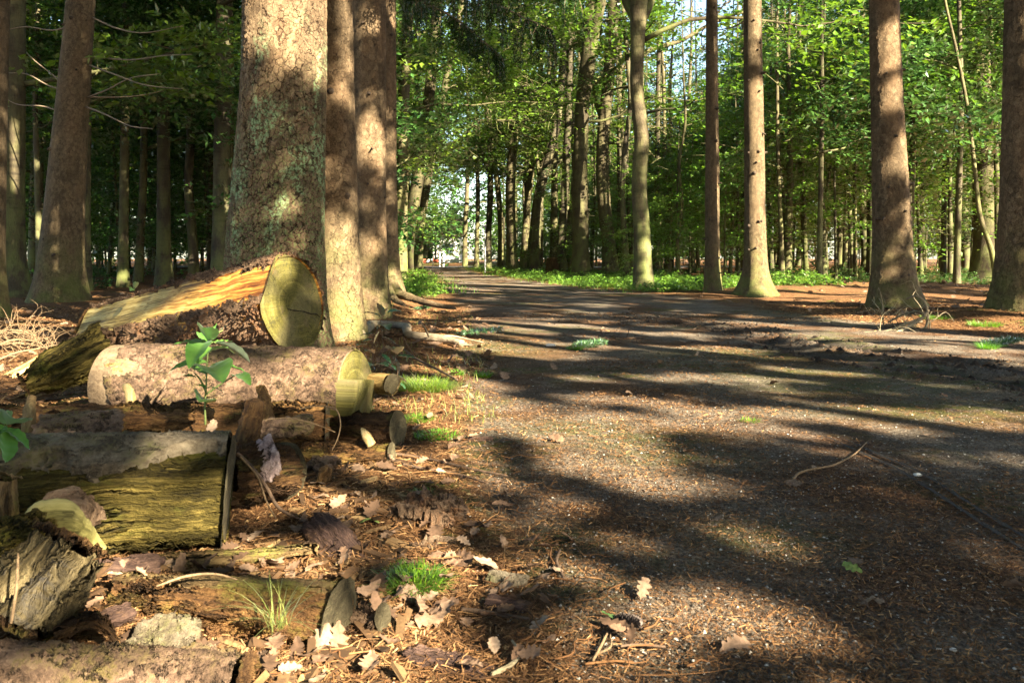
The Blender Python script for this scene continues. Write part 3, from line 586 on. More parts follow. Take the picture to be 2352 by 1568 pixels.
bough('S4', [(896, 640), (912, 668), (940, 682), (975, 694), (1010, 702), (1045, 708)], [22, 18, 15, 11, 7, 3], name='root', mat=BARK_MID, depths=[9.6, 9.5, 9.2, 8.9, 8.6, 8.3], label='long sunlit root running along the ground')
bough('S4', [(890, 655), (905, 685), (918, 694), (930, 700)], [16, 12, 8, 4], name='root', mat=BARK_MID, depths=[9.5, 9.2, 8.95, 8.7])
bough('R2', [(1752, 640), (1768, 664), (1790, 676), (1815, 682)], [26, 20, 14, 6], name='root', depths=[11.3, 11.1, 10.9, 10.7])
bough('R2', [(1718, 650), (1700, 672), (1670, 682), (1630, 689)], [26, 20, 13, 5], name='root', depths=[11.4, 11.2, 11.0, 10.8])
for i, pl in enumerate([[(200, 223), (260, 224), (320, 220), (376, 209)], [(200, 225), (250, 205), (300, 180), (370, 170)], [(158, 212), (110, 196), (60, 170), (20, 168)], [(205, 130), (300, 138), (380, 128), (440, 126)], [(160, 215), (130, 180), (80, 140), (60, 120)],
                       [(205, 150), (260, 170), (330, 195), (420, 205)], [(170, 60), (120, 70), (60, 62), (10, 70)], [(210, 40), (270, 66), (330, 76), (420, 60)], [(150, 260), (100, 245), (40, 240), (10, 225)], [(195, 245), (240, 262), (300, 290), (350, 296)]]):
    bough('L2', pl, [4.5, 3.4, 2.6, 1.4], -1.2 if i % 2 else .8, 'dead_branch', TWIG, 6, 14)
bough('R1', [(1637, 60), (1655, 20), (1680, 0)], [5, 4, 2], .3, 'dead_branch', TWIG, 6, 10)
bough('R2', [(1722, 40), (1690, 60), (1640, 72)], [5, 4, 2], .5, 'dead_branch', TWIG, 6, 10)
bough('R5', [(2262, 165), (2250, 160), (2225, 195), (2190, 200)], [9, 7, 6, 4], -.6, 'dead_branch', BARK_BEECH, 6, 12)

# sun flecks on trunks and logs
def tl(key, x1, y1, x2, y2, r, fn=lit): q = TREES[key]['d'] if key in TREES else key; q = q-.12 if key in TREES else q; fn(P(x1, y1, q), P(x2, y2, q), r)
for a in [('S1', 590, -120, 700, 70, .30), ('S1', 640, 100, 710, 150, .10), ('S2', 790, 570, 800, 770, .13), ('S2', 797, -40, 800, 190, .06), ('S3', 845, 295, 858, 360, .12), ('S3', 835, 30, 850, 60, .07), ('S4', 905, 662, 1010, 702, .16), ('S4', 905, 0, 905, 60, .08),
          ('R1', 1637, 425, 1640, 480, .16), ('R1', 1640, 600, 1645, 645, .15), ('R1', 1640, 290, 1640, 310, .07), ('R2', 1732, -40, 1735, 60, .17), ('R2', 1735, 215, 1738, 330, .18), ('R2', 1738, 400, 1740, 500, .12), ('R2', 1742, 545, 1752, 655, .24), ('R2', 1730, 110, 1734, 130, .08),
          ('R3', 2046, 70, 2046, 140, .13), ('R3', 2050, 200, 2052, 240, .12), ('R3', 2058, 330, 2060, 390, .09), ('R3', 2064, 480, 2066, 530, .07), ('C1', 1472, 210, 1478, 320, .09), ('C1', 1482, 395, 1482, 410, .06), ('C1', 1482, 560, 1486, 640, .09), ('C2', 1398, 210, 1396, 240, .08), ('C2', 1400, 450, 1402, 490, .07),
          ('C3', 1340, 250, 1340, 300, .14), ('L4', 22, 330, 26, 420, .12), ('L4', 28, 290, 28, 310, .08), (2.75, 270, 720, 620, 640, .06), (2.62, 500, 730, 600, 700, .035), (2.40, 290, 850, 820, 850, .085), (2.58, 250, 800, 640, 730, .08), (2.3, 420, 930, 620, 950, .03), (2.05, 600, 965, 740, 1000, .05), (2.03, 760, 1015, 895, 1050, .05), (2.5, 830, 880, 905, 890, .04),
          (1.42, 330, 1080, 520, 1180, .045), (1.15, 560, 1330, 760, 1360, .03), (1.4, 380, 1280, 690, 1262, .03), (1.12, 60, 1330, 180, 1290, .025), (1.9, 640, 1020, 680, 1080, .04), (4.0, -40, 820, 190, 780, .26), (2.1, 470, 780, 540, 830, .05), (6.5, 60, 710, 300, 720, .10), (3.3, 930, 880, 1020, 900, .07), (2.8, 200, 800, 260, 740, .03)]: tl(*a)
tl('S1', 610, 290, 640, 600, .30, shade)
for k in ('C1', 'C2', 'C3', 'R1', 'S2', 'S3', 'R3', 'S4', 'L1', 'L3', 'L4', 'L5'):
    q = TREES[k]['px']; tl(k, q[3][0], 640, np.interp(0, q[::-1, 1], q[::-1, 0]), -20, .25, shade)
tl('R2', 1735, 80, 1735, 200, .2, shade); tl('R2', 1735, 340, 1737, 400, .2, shade); tl('R2', 1740, 510, 1740, 535, .2, shade)
tl('R3', 2040, 560, 2050, 690, .2, shade); SHADE2.append((AB(P(0, 1030, 1.42)), AB(P(500, 1050, 1.42)), .07)); tl(1.2, 0, 1350, 500, 1400, .25, shade); tl('L2', 150, 100, 140, 600, .35, shade); tl('R4', 2370, 100, 2370, 600, .4, shade)

# crowns of the named trees whose branches are in view or shade the scene; leaves that would close a sun fleck are left out
def crown(key, z0, reach, K, n=22, ln=.9, L=.125, Wd=.08, leaf=None, n_limb=12, rad=.05, seed=0, rise=.4):
    t = TREES[key]; r = np.random.default_rng(seed or int(t['px'][0][0]) % 999); ring = t['ring']
    lim = Acc(); j = np.searchsorted(ring[:, 2], z0+1); b = ring[min(j, len(ring)-1)]; tp = ring[-1]
    lean = ((tp[0]-b[0])/max(1, tp[2]-b[2]), (tp[1]-b[1])/max(1, tp[2]-b[2]))
    base = np.array([b[0]-lean[0]*b[2], b[1]-lean[1]*b[2], 0])
    O, D, ls = limbs_and_sprays(lim, base, t['top'], z0, n_limb, reach, K, ln, r, rad, rise, lean=lean)
    V, Q, T = sprays(O, D, ls, n, L, Wd, r=r); V, Q, T = cull2(V, Q, T, row_keep) if key[0] in 'CB' else cull(V, Q, T)
    if rad > .02: lim.build('branches', t['root'].children[0].data.materials[0], t['root'], loc=t['root'].location)
    mesh('crown', V, Q, leaf or LEAF_A, t['root'], loc=t['root'].location, smooth=False, attrs={'tint': T})
for k, z0, R, K in [('C1', 5.2, 3.6, 420), ('C2', 5.0, 3.4, 460), ('C3', 5.6, 4.0, 560), ('C4', 5.0, 3.2, 420), ('C5', 5.0, 3.4, 520), ('C6', 6.0, 3.2, 420), ('C7', 5.5, 3.4, 460), ('C8', 4.5, 3.6, 520), ('C9', 5.0, 3.2, 420), ('C10', 6.0, 3.2, 380),
                    ('C11', 5.5, 3.0, 300), ('C12', 6.0, 3.0, 300), ('C13', 5.5, 2.8, 260), ('C15', 5.5, 2.8, 260), ('B3', 5.5, 3.4, 360), ('B4', 5.5, 3.0, 300), ('B1', 5.0, 3.6, 420), ('B2', 5.0, 3.8, 520), ('L4', 4.0, 3.4, 420), ('R5', 5.2, 3.6, 460)]:
    crown(k, z0-1.6, R, int(K*2.2))
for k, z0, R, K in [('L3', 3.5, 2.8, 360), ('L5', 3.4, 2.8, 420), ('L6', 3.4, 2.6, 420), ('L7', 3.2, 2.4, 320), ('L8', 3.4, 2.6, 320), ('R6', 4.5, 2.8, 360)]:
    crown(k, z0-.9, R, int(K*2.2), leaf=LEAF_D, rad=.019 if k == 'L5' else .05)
crown('R8', 2.2, 1.2, 50, L=.09, Wd=.055, ln=.5, rad=.012)

# drooping spruce boughs that hang over the path from the trunk with the long root
def spruce_bough(key, pts, d0, d1, hang, seed, nd=5200):
    r = np.random.default_rng(seed); t = TREES[key]; p = [P(x, y, d0+(d1-d0)*i/(len(pts)-1)) for i, (x, y) in enumerate(pts)]; A = Acc().tube(p, np.linspace(.022, .005, len(p)), 7, 24, .1, seed); c = resample(p, 60); Vs, n_ = [], 0; Vq, Tq = [], []
    for k in range(46):
        i = 6+int(53*r.random()); q = c[i]; L = hang*(.35+.8*r.random())*(1-.4*i/60); dr = r.normal(0, .35, 3); dr[2] = -1
        e = [q, q+np.array([dr[0]*.4, dr[1]*.4, -.3])*L, q+np.array([dr[0]*.55, dr[1]*.55, -1])*L]; A.tube(e, [.004, .003, .001], 4, 8); cc = resample(e, 30)
        m_ = nd//46; j = (30*r.random(m_)).astype(int).clip(0, 29); o = cc[j]+r.normal(0, .012, (m_, 3)); dd = r.normal(0, .8, (m_, 3))+np.array([0, 0, -.7]); V, Q = leaf_quads(o, dd, r.normal(0, 1, (m_, 3)), .05*(.6+.8*r.random(m_)), np.full(m_, .011)); Vq.append(V); Tq.append(np.repeat(r.random(m_), 4))
    A.build('bough', TWIG, t['root'], loc=t['root'].location); V = np.vstack(Vq); mesh('needles', V, np.arange(len(V)).reshape(-1, 4), NEEDLE, t['root'], loc=t['root'].location, smooth=False, attrs={'tint': np.concatenate(Tq)})
spruce_bough('S4', [(900, -90), (980, -60), (1080, -20), (1180, 30), (1270, 70)], 9.6, 8.6, .75, 1); spruce_bough('S4', [(900, -30), (960, 0), (1040, 40), (1110, 95), (1160, 140)], 9.7, 9.0, .55, 2); spruce_bough('S3', [(870, -140), (960, -120), (1080, -90), (1200, -60)], 7.4, 7.0, .7, 3)
spruce_bough('S4', [(900, -160), (1000, -150), (1120, -120), (1240, -60), (1330, -20)], 9.6, 9.0, .8, 4)

# ------------------------------------------------------------ forest behind: a few grown trees, copied
GEO = {}
def proto_tree(name, Ht, r0, z0, n_limb, reach, K, n, ln, L, Wd, leaf, bark, seed, rise=.4, rad=.045, prof=None):
    r = np.random.default_rng(seed); root = thing(name, '', 'tree')
    k = 16; z = np.linspace(0, Ht, k); bend = r.normal(0, .12, (4, 2)); kk = np.linspace(0, Ht, 4)
    c = np.stack([np.interp(z, kk, np.cumsum(bend[:, 0])*Ht/12), np.interp(z, kk, np.cumsum(bend[:, 1])*Ht/12), z], -1); c[:, :2] -= c[:1, :2]; c[:, 2] -= .08
    cs = resample(c, 34); V, F, gc = trunk_geo(cs, r0*(1-.85*cs[:, 2]/Ht)+.006, 12, .5, .3, seed, .05)
    a = Acc(); a.add(V, F, gc=gc)
    O, D, ls = limbs_and_sprays(a, np.array([0, 0, 0.]), Ht, z0, n_limb, reach, K, ln, r, rad, rise, prof=prof)
    a.build('trunk', bark, root); V, Q, T = sprays(O, D, ls, n, L, Wd, r=r)
    mesh('crown', V, Q, leaf, root, smooth=False, attrs={'tint': T}); root['ht'] = Ht; GEO[name+str(seed)] = (V, T); root['geo'] = name+str(seed); return root
P_TALL = [proto_tree('forest_tree', 15+i, .13+.012*i, 2.2+.8*i, 20, 3.3, 1150, 20, .95, .128, .086, (LEAF_A, LEAF_D)[i % 2], (BARK_BEECH, BARK_DARK)[i % 2], 200+i) for i in range(5)]+[proto_tree('forest_tree', 9.5, .10, 1.8, 16, 2.4, 330, 20, .85, .13, .085, LEAF_A, BARK_BEECH, 240)]
P_BUSH = [proto_tree('young_beech', 4.5+i, .035+.006*i, .7, 14, 1.8+.15*i, 640, 20, .7, .098, .064, (LEAF_U, LEAF_D, LEAF_A)[i % 3], (BARK_DARK, BARK_BEECH)[i % 2], 300+i, rise=.18, rad=.014, prof=lambda f: 1-.6*f) for i in range(5)]
P_THIN = [proto_tree('young_beech', 4.2+.8*i, .03+.006*i, .8, 11, 1.8, 150+20*i, 20, .75, .098, .064, LEAF_U, (BARK_BEECH, BARK_DARK)[i % 2], 600+i, rise=.2, rad=.016, prof=lambda f: 1-.6*f) for i in range(4)]
P_LANE = [proto_tree('slender_tree', 8.5+1.6*i, .05+.012*i, 3.4, 11, 1.7, 170, 20, .85, .11, .072, LEAF_A, (BARK_BEECH, BARK_DARK)[i % 2], 650+i, rise=.8, rad=.026) for i in range(4)]
P_ROW = [proto_tree('row_tree', 15+i, .15+.015*i, 4.2, 14, 3.0, 520, 20, .95, .128, .086, LEAF_A, BARK_BEECH, 500+i, rise=.75, rad=.075) for i in range(3)]
P_POLE = [proto_tree('slender_tree', 9+2*i, .045+.012*i, 2.0+.6*i, 12, 1.8, 500, 20, .8, .11, .072, LEAF_D, (BARK_DARK, BARK_BEECH)[i % 2], 400+i, rad=.02) for i in range(4)]
FOREST = []
def free(x, y, md):
    for t in TREES.values():
        if math.hypot(t['base'][0]-x, t['base'][1]-y) < md*.7: return False
    return all(math.hypot(f[0]-x, f[1]-y) > md for f in FOREST)
def sow(protos, n, region, md, scale, seed, group):
    r = np.random.default_rng(seed); got = tries = 0
    while got < n and tries < 8000:
        tries += 1; y = region[1]*math.exp(r.random()*math.log(region[2]/region[1])) if region[0] != 'box' else 0
        x = r.uniform(-.70*y-1, .70*y+1)
        if len(region) > 4: x = path_right(y)+r.uniform(region[3], region[4]) if region[0] == 'right' else path_left(y)-r.uniform(region[3], region[4])
        if region[0] == 'left' and not (x < path_left(y)-region[3]): continue
        if region[0] == 'right' and not (x > path_right(y)+region[3]): continue
        if not free(x, y, md*(.7+y/60)): continue
        q = protos[got % len(protos)]; s = r.uniform(*scale); ht = float(q['ht'])*s
        if region[0] == 'right' and len(region) < 5 and ht > .9*(x+.11*y)+4.5:      # tall crowns stand back from the open ride, which the sun reaches
            q = protos[int(np.argmin([p_['ht'] for p_ in protos]))]; ht = float(q['ht'])*s
            if ht > .9*(x+.11*y)+4.5 and len(region) < 5: continue
        o = link_copy(q)
        o.location = (x, y, ground_z(x, y)); o.rotation_euler = (0, 0, r.random()*6.28); o.scale = (s, s, s*r.uniform(.95, 1.1)); o['group'] = group
        if region[0] == 'right':
            V, T = GEO[o['geo']]; a = o.rotation_euler.z; R = np.array([[cos(a), sin(a), 0], [-sin(a), cos(a), 0], [0, 0, 1.]])
            sc = np.array(o.scale); lc = np.array(o.location); Wv = (V*sc)@R+lc
            Wv, Q, T = cull2(Wv, None, T, keep_for_ride)
            old = [ch for ch in o.children if ch.name.startswith('crown')][0]; lm = old.data.materials[0]; bpy.data.objects.remove(old)
            if len(Q): mesh('crown', ((Wv-lc)@R.T)/sc, Q, lm, o, smooth=False, attrs={'tint': T}, local=True)
        FOREST.append((x, y, o)); got += 1
sow(P_TALL, 26, ('left', 14, 60, 1.3), 2.6, (.85, 1.15), 1, 'trees of the dark wood on the left')
sow(P_TALL, 50, ('right', 17, 62, 5.5), 2.6, (.85, 1.15), 2, 'trees of the wood on the right')
sow(P_POLE, 26, ('left', 12, 45, 1.6), 1.4, (.8, 1.2), 3, 'slender trees in the wood on the left')
sow(P_POLE, 52, ('right', 15, 46, 4.0), 1.3, (.8, 1.2), 4, 'slender trees in the wood on the right')
sow(P_ROW, 13, ('right', 27, 60, 2.8, 5.2), 1.6, (.85, 1.2), 11, 'trees of the right-hand row farther along')
sow(P_ROW, 9, ('left', 23, 60, .8, 2.6), 1.6, (.85, 1.2), 12, 'trees of the left-hand row farther along')
sow(P_THIN, 26, ('right', 19, 56, 2.8, 6.5), 1.2, (.45, .8), 13, 'small young beeches under the right-hand row')
sow(P_LANE, 30, ('right', 20, 60, 2.4, 9), 1.0, (.85, 1.25), 7, 'slender trees of the row on the right of the ride')
sow(P_LANE, 14, ('left', 24, 60, 1.0, 5), 1.0, (.85, 1.25), 8, 'slender trees along the left of the ride')
sow(P_BUSH, 40, ('left', 15, 50, 1.8), 1.7, (.8, 1.25), 5, 'young beeches in the wood on the left')
sow(P_THIN, 40, ('right', 17, 56, 4.0, 13), 1.4, (.9, 1.35), 14, 'young beeches in the wood on the right')
sow(P_BUSH, 86, ('right', 15, 60, 10.0), 1.6, (.8, 1.25), 6, 'young beeches in the wood on the right')
for q in P_TALL+P_BUSH+P_POLE+P_ROW+P_THIN+P_LANE:
    for ch in list(q.children): bpy.data.objects.remove(ch)
    bpy.data.objects.remove(q)

# the far wood that closes the view, one mass
def far_mass(name, label, xs, n, zmax, seed, L=.34):
    r = np.random.default_rng(seed); x0, x1, y0, y1 = xs; K = n
    x = r.uniform(x0, x1, K); y = r.uniform(y0, y1, K); k = (x < path_left(np.minimum(y, 49))-2.5) | (x > path_right(np.minimum(y, 49))+2.5) | (y > 71)
    x, y = x[k], y[k]; z = zmax*r.random(len(x))**.8+.4; O = np.stack([x, y, z], -1)
    cl = fbm(O*.22, 2, seed); gap = (np.abs(CX+FPX*x/y-982) < 38) & (HY-FPX*(z-H)/y > 560) & (y < 100)     # the ride stays open to the house
    O = O[(cl > -.12) & ~gap]
    a = r.random(len(O))*6.28; D = np.stack([np.cos(a), np.sin(a), r.normal(0, .2, len(O))], -1)
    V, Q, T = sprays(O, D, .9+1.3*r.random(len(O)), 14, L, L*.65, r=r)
    if y0 < 70: V, Q, T = cull2(V, Q, T, keep_for_ride)
    o = mesh(name, V, Q, LEAF_D, smooth=False, attrs={'tint': T}); kind(o, 'stuff'); o['label'] = label; return o
far_mass('far_forest', 'dense green foliage closing the view deep in the left wood', (-70, -6, 46, 85), 15000, 19, 61)
far_mass('far_forest', 'dense green foliage closing the view deep in the right wood', (-2, 24, 52, 88), 7000, 9, 62); far_mass('far_forest', 'dense green foliage behind the trunks of the right wood', (16, 70, 44, 88), 20000, 18, 64)

far_mass('far_forest', 'sunlit foliage beyond the end of the path', (-34, 16, 72, 108), 15000, 22, 63, .40)

# unseen trees behind the viewpoint: crowns added for shade, gaps cut for sun flecks
def shade_canopy():
    r = np.random.default_rng(77); TR = []
    K = 5600; a = r.uniform(-8, 16, K); b = r.uniform(-2.2, 14, K); t = r.uniform(9.5, 15, K)
    K2 = 1000; a = np.r_[a, r.uniform(14, 34, K2)]; b = np.r_[b, r.uniform(0, 14, K2)]; t = np.r_[t, r.uniform(16, 30, K2)]
    inv = lambda c: (c[:, 1] > .3) & (np.abs(c[:, 0]) < .72*c[:, 1]+1.2) & (c[:, 2] < .55+.40*c[:, 1]+.9)
    at = lambda t: a[:, None]*E_A+b[:, None]*E_B+t[:, None]*S
    for _ in range(4): t = np.where(inv(at(t)) | (at(t)[:, 2] < 4.2), t+3.5, t)      # farther up the ray until it is out of the photo and high enough
    c = at(t)
    vis = (c[:, 1] > .3) & (np.abs(c[:, 0]) < .72*c[:, 1]+1.2) & (c[:, 2] < .55+.40*c[:, 1]+.9)
    K3 = 2800; c3 = np.stack([r.uniform(-15, 9, K3), r.uniform(-14, 13, K3), r.uniform(8.5, 14, K3)], -1); c = np.vstack([c, c3]); vis = np.r_[vis, (c3[:, 1] > .3) & (c3[:, 2] < .55+.40*c3[:, 1]+1.2)]  # extra sprays overhead, added to dim the sky light
    c = c[~vis & (c[:, 2] > 4)]
    az = r.random(len(c))*6.28; D = np.stack([np.cos(az), np.sin(az), r.normal(0, .25, len(c))], -1)
    V, Q, T = sprays(c, D, .8+.7*r.random(len(c)), 24, .24, .15, r=r)
    V, Q, T = cull(V, Q, T); cen = V.reshape(-1, 4, 3).mean(1)
    # trunks for these crowns: k-means like seats, kept out of the photo
    seats = c[r.choice(len(c), 54, replace=False)][:, :2]
    for _ in range(6):
        own = np.argmin(((c[:, None, :2]-seats[None])**2).sum(-1), 1)
        seats = np.array([c[own == i][:, :2].mean(0) if (own == i).any() else seats[i] for i in range(len(seats))])
    own = np.argmin(((cen[:, None, :2]-seats[None])**2).sum(-1), 1)
    def blocks(x, y):                                   # how many sun flecks a bole standing here would cut off
        a0, b0 = AB(np.array([x, y, 0.])); n = 0
        for p, q, rr in LIT:
            lo, hi = min(p[0], q[0])-rr*.5, max(p[0], q[0])+rr*.5; bl = min(p[1], q[1])
            n += (lo-.14 < a0 < hi+.14) and (b0-.3 < bl < b0+13)
        return n
    for i, (x, y) in enumerate(seats):
        best = min(((blocks(x+s_*E_A[0], y+s_*E_A[1])+abs(s_)*.01, s_) for s_ in np.linspace(-2, 2, 41)))[1]; x, y = x+best*E_A[0], y+best*E_A[1]
        k = own == i
        if k.sum() < 40: continue
        v = V.reshape(-1, 4, 3)[k].reshape(-1, 3); tt = T.reshape(-1, 4)[k].ravel(); inview = y > .5 and abs(x) < .66*y+1
        root = thing('shading_tree', 'unseen tree of the surrounding wood, crown shaped to shade the clearing', 'tree', (x, y, ground_z(x, y)-.05), 'unseen shading trees around the viewpoint')
        hgt = v[:, 2].max()-.5
        if not inview:
            cc = resample(np.array([[x, y, root.location.z], [x+.1, y, hgt*.5], [x, y+.1, hgt]]), 20); vv, ff, gc = trunk_geo(cc, np.linspace(.13, .03, 20), 12, .5, .3, i)
            mesh('trunk', vv, ff, BARK_DARK, root, loc=root.location, attrs={'gc': gc})
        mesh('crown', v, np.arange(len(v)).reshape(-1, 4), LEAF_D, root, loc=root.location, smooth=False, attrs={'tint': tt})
shade_canopy()
# ------------------------------------------------------------ cut and rotting logs
def mat_flaky(name, c0, c1, c2, crack, scale=34, depth=.012, patch=None, cracks=1.0):
    """flaking bark: torn layers of small uneven scales, no regular network"""
    m = M(name); gc = m.attr('gc').outputs['Vector']
    w = m.vadd(m.vmul(m.noise(gc, 14, 3, out=1), (.09, .06, .06)), m.vmul(m.noise(gc, 75, 4, .7, out=1), (.030, .022, .022))); p = m.vmul(m.vadd(gc, w), (.7, 1, 1))
    v = m.vor(p, scale, 'F1'); pr = m.n('SeparateColor', {0: v.outputs['Color']}).outputs[0]; v2 = m.vor(m.vadd(p, (.3, .2, .1)), scale*2.2, 'F1'); pr2 = m.n('SeparateColor', {0: v2.outputs['Color']}).outputs[0]
    n = m.noise(gc, 95, 6, .74); big = m.noise(gc, 8, 5, .65); mid = m.noise(gc, 30, 5, .68)
    f = m.math('ADD', m.math('MULTIPLY', n, .5), m.math('ADD', m.math('MULTIPLY', mid, .3), m.math('ADD', m.math('MULTIPLY', pr, .10), m.math('ADD', m.math('MULTIPLY', pr2, .08), m.math('MULTIPLY', big, .12)))))
    base = m.ramp(f, [(.42, c0), (.55, c1), (.72, c2)])
    if patch: base = m.mix(m.math('MULTIPLY', m.rng(big, .48, .58), m.rng(n, .42, .58)), base, patch)
    r = m.math('ABSOLUTE', m.math('SUBTRACT', m.noise(m.vmul(p, (.8, 1, 1)), scale*.55, 4, .65), .5)); cr = m.math('MULTIPLY', m.rng(r, .035, 0), m.rng(mid, .40, .56, 0, cracks))
    base = m.mix(m.math('MULTIPLY', cr, .95), base, crack)
    step = m.math('ADD', m.math('MULTIPLY', pr, .55), m.math('MULTIPLY', pr2, .35))
    return m.done(base, .92, m.math('SUBTRACT', m.math('ADD', step, m.math('MULTIPLY', n, .8)), m.math('MULTIPLY', cr, .6)), depth, True, .15)
BK_DARK = mat_flaky('bark_flaky_dark', (.055, .034, .022), (.16, .105, .068), (.34, .245, .165), (.012, .007, .005), 38, .030, (.20, .10, .05))
BK_PINK = mat_flaky('bark_flaky_pink', (.042, .027, .018), (.118, .076, .051), (.235, .165, .115), (.02, .015, .010), 42, .011, (.10, .078, .030))
BK_GREY = mat_flaky('bark_smooth_grey', (.048, .038, .026), (.120, .098, .068), (.215, .182, .132), (.02, .014, .01), 34, .010, (.095, .09, .04), .8)
WD_MOSS = mat_wood('wood_mossy_split', (.010, .008, .003), (.055, .043, .009), (.23, .175, .05), .045, True, 50, ((.09, .10, .014), 6, .52, .66))
WD_ROT = mat_wood('wood_rotten', (.020, .010, .005), (.12, .062, .025), (.33, .19, .07), .04, True, 65, ((.16, .13, .03), 8, .52, .62), stretch=(6, 1, 1))
WD_ROTD = mat_wood('wood_rotten_dark', (.012, .007, .004), (.06, .032, .015), (.17, .095, .035), .04, True, 60, ((.09, .085, .02), 7, .54, .64), stretch=(5, 1, 1))
WD_PALE = mat_wood('wood_pale_split', (.10, .06, .02), (.33, .23, .09), (.55, .42, .22), .012, True, 60)
WD_LIGHT = mat_wood('wood_weathered', (.035, .022, .010), (.14, .092, .042), (.30, .22, .105), .025, True, 60, ((.14, .14, .03), 8, .5, .62))
def mat_orange():
    m = M('wood_orange_split'); gc = m.attr('gc').outputs['Vector']; l = m.n('SeparateXYZ', {0: gc}).outputs[0]
    p = m.vadd(gc, m.vmul(m.noise(gc, 7, 3, out=1), (0, .03, .03))); s1 = m.noise(m.vmul(p, (2.5, 60, 60)), 1.0, 5, .65); s2 = m.noise(m.vmul(p, (7, 160, 160)), 1.0, 3)
    f = m.math('ADD', m.math('MULTIPLY', s1, .7), m.math('MULTIPLY', s2, .3))
    a = m.ramp(f, [(.42, (.10, .065, .012)), (.5, (.27, .19, .05)), (.60, (.50, .39, .15))]); b = m.ramp(f, [(.42, (.10, .03, .006)), (.5, (.34, .125, .02)), (.60, (.62, .34, .07))])
    base = m.mix(m.rng(m.math('ADD', l, m.math('MULTIPLY', m.math('SUBTRACT', m.noise(gc, 6, 4), .5), .7)), .45, .85), a, b)
    return m.done(base, .65, f, .010, True)
WD_ORANGE = mat_orange()
CUT_OLIVE = mat_cut('sawn_end_olive', (.032, .029, .008), (.105, .094, .024), (.20, .18, .066), rings=75, depth=.005)
CUT_GREY = mat_cut('sawn_end_grey', (.018, .014, .008), (.062, .052, .030), (.15, .13, .078), depth=.006, rings=80)
CUT_TAN = mat_cut('sawn_end_tan', (.08, .052, .03), (.155, .11, .068), (.25, .19, .125))

def log_frame(p0, p1):
    p0, p1 = np.asarray(p0, float), np.asarray(p1, float); L = np.linalg.norm(p1-p0); ex = (p1-p0)/L
    ez = nrm(np.array([0, 0, 1.])-ex*ex[2]); ey = np.cross(ex, ez)        # ey: towards the camera for a log that runs left to right
    return p0, L, ex, ey, ez
SOLID = []       # surfaces that litter can lie on
class Log:
    """theta 0 = camera side, 90 deg = top"""
    def __init__(s, name, label, p0, p1, r0, r1, cat='log', prof=None, rough=.05, seed=1, nl=120, nt=96, group=None, bow=0.0):
        s.p0, s.L, s.ex, s.ey, s.ez = log_frame(p0, p1); s.r0, s.r1, s.prof, s.rough, s.seed, s.nl, s.nt, s.bow = r0, r1, prof, rough, seed, nl, nt, bow
        mid = (np.asarray(p0)+np.asarray(p1))/2
        s.root = thing(name, label, cat, (mid[0], mid[1], min(p0[2], p1[2])-max(r0, r1)), group); s.loc = np.array(s.root.location)
    def rad(s, th, t):
        r = s.r0+(s.r1-s.r0)*t
        q = np.stack([t*s.L*9, np.cos(th)*1.7, np.sin(th)*1.7], -1)
        r = r*(1+s.rough*fbm(q+s.seed*3.1, 4, s.seed))
        return r*(s.prof(th, t) if s.prof else 1)
    def pt(s, th, t, r):
        return s.p0+s.ex*(t*s.L)[..., None]+s.ey*(r*np.cos(th))[..., None]+s.ez*(r*np.sin(th)+s.bow*np.sin(t*pi))[..., None]
    def side(s, name, mat, mask=None, lift=0.0, t0=0.0, t1=1.0, jag=0.0, tear=.30):
        t = np.linspace(t0, t1, s.nl)[:, None]; th = (np.arange(s.nt)*2*pi/s.nt)[None]; th, t = np.broadcast_arrays(th, t)
        if jag: t = t+jag*(t-.5)*2*np.abs(t-.5)*(fbm(np.stack([np.cos(th)*6, np.sin(th)*6, np.sign(t-.5)*5], -1), 3, s.seed+7))
        r = s.rad(th, t); F = grid_faces(s.nl, s.nt)
        if mask is not None:
            q = np.stack([t*s.L*14, np.cos(th)*2.2, np.sin(th)*2.2], -1); thw = (th+pi) % (2*pi)-pi
            mk = mask(thw, t)+tear*fbm(q, 5, s.seed+31, .62); r = r+lift*sstep(-.02, .09, mk)-.022*sstep(.0, -.10, mk)
            F = F[(mk.reshape(-1)[F] > -.14).all(1)]
        V = s.pt(th, t, r).reshape(-1, 3); gc = np.stack([t*s.L, r*np.cos(th), r*np.sin(th)], -1).reshape(-1, 3)
        u = np.unique(F); mp = np.zeros(len(V), int); mp[u] = np.arange(len(u))
        SOLID.append((V[u], mp[F])); o = mesh(name, V[u]-s.loc, mp[F], mat, s.root, attrs={'gc': gc[u]}, local=True); return o
    def end(s, name, mat, at=1.0, lift=0.0, tilt=(0, 0), dish=.0, inset=.998, rough=.003, out=.001):
        nr, nt = 26, s.nt; th = np.arange(nt)*2*pi/nt; r = (s.rad(th, np.full(nt, at))+lift)*inset; f = np.linspace(0, 1, nr)[:, None]
        R = r[None]*f; thg = np.broadcast_to(th[None], R.shape)
        u, v = R*np.cos(thg), R*np.sin(thg); sg = 1 if at > .5 else -1
        ax = at*s.L+sg*out+tilt[0]*u+tilt[1]*v+rough*fbm(np.stack([u*25, v*25, 0*u], -1), 3, s.seed)-sg*dish*(1-f**2)
        V = s.p0+s.ex*ax[..., None]+s.ey*u[..., None]+s.ez*(v+s.bow*np.sin(at*pi))[..., None]
        F = grid_faces(nr, nt); F = F if sg > 0 else F[:, ::-1]
        return mesh(name, V.reshape(-1, 3)-s.loc, F, mat, s.root, attrs={'gc': np.stack([ax, u, v], -1).reshape(-1, 3)}, local=True)
D = lambda a: a*pi/180
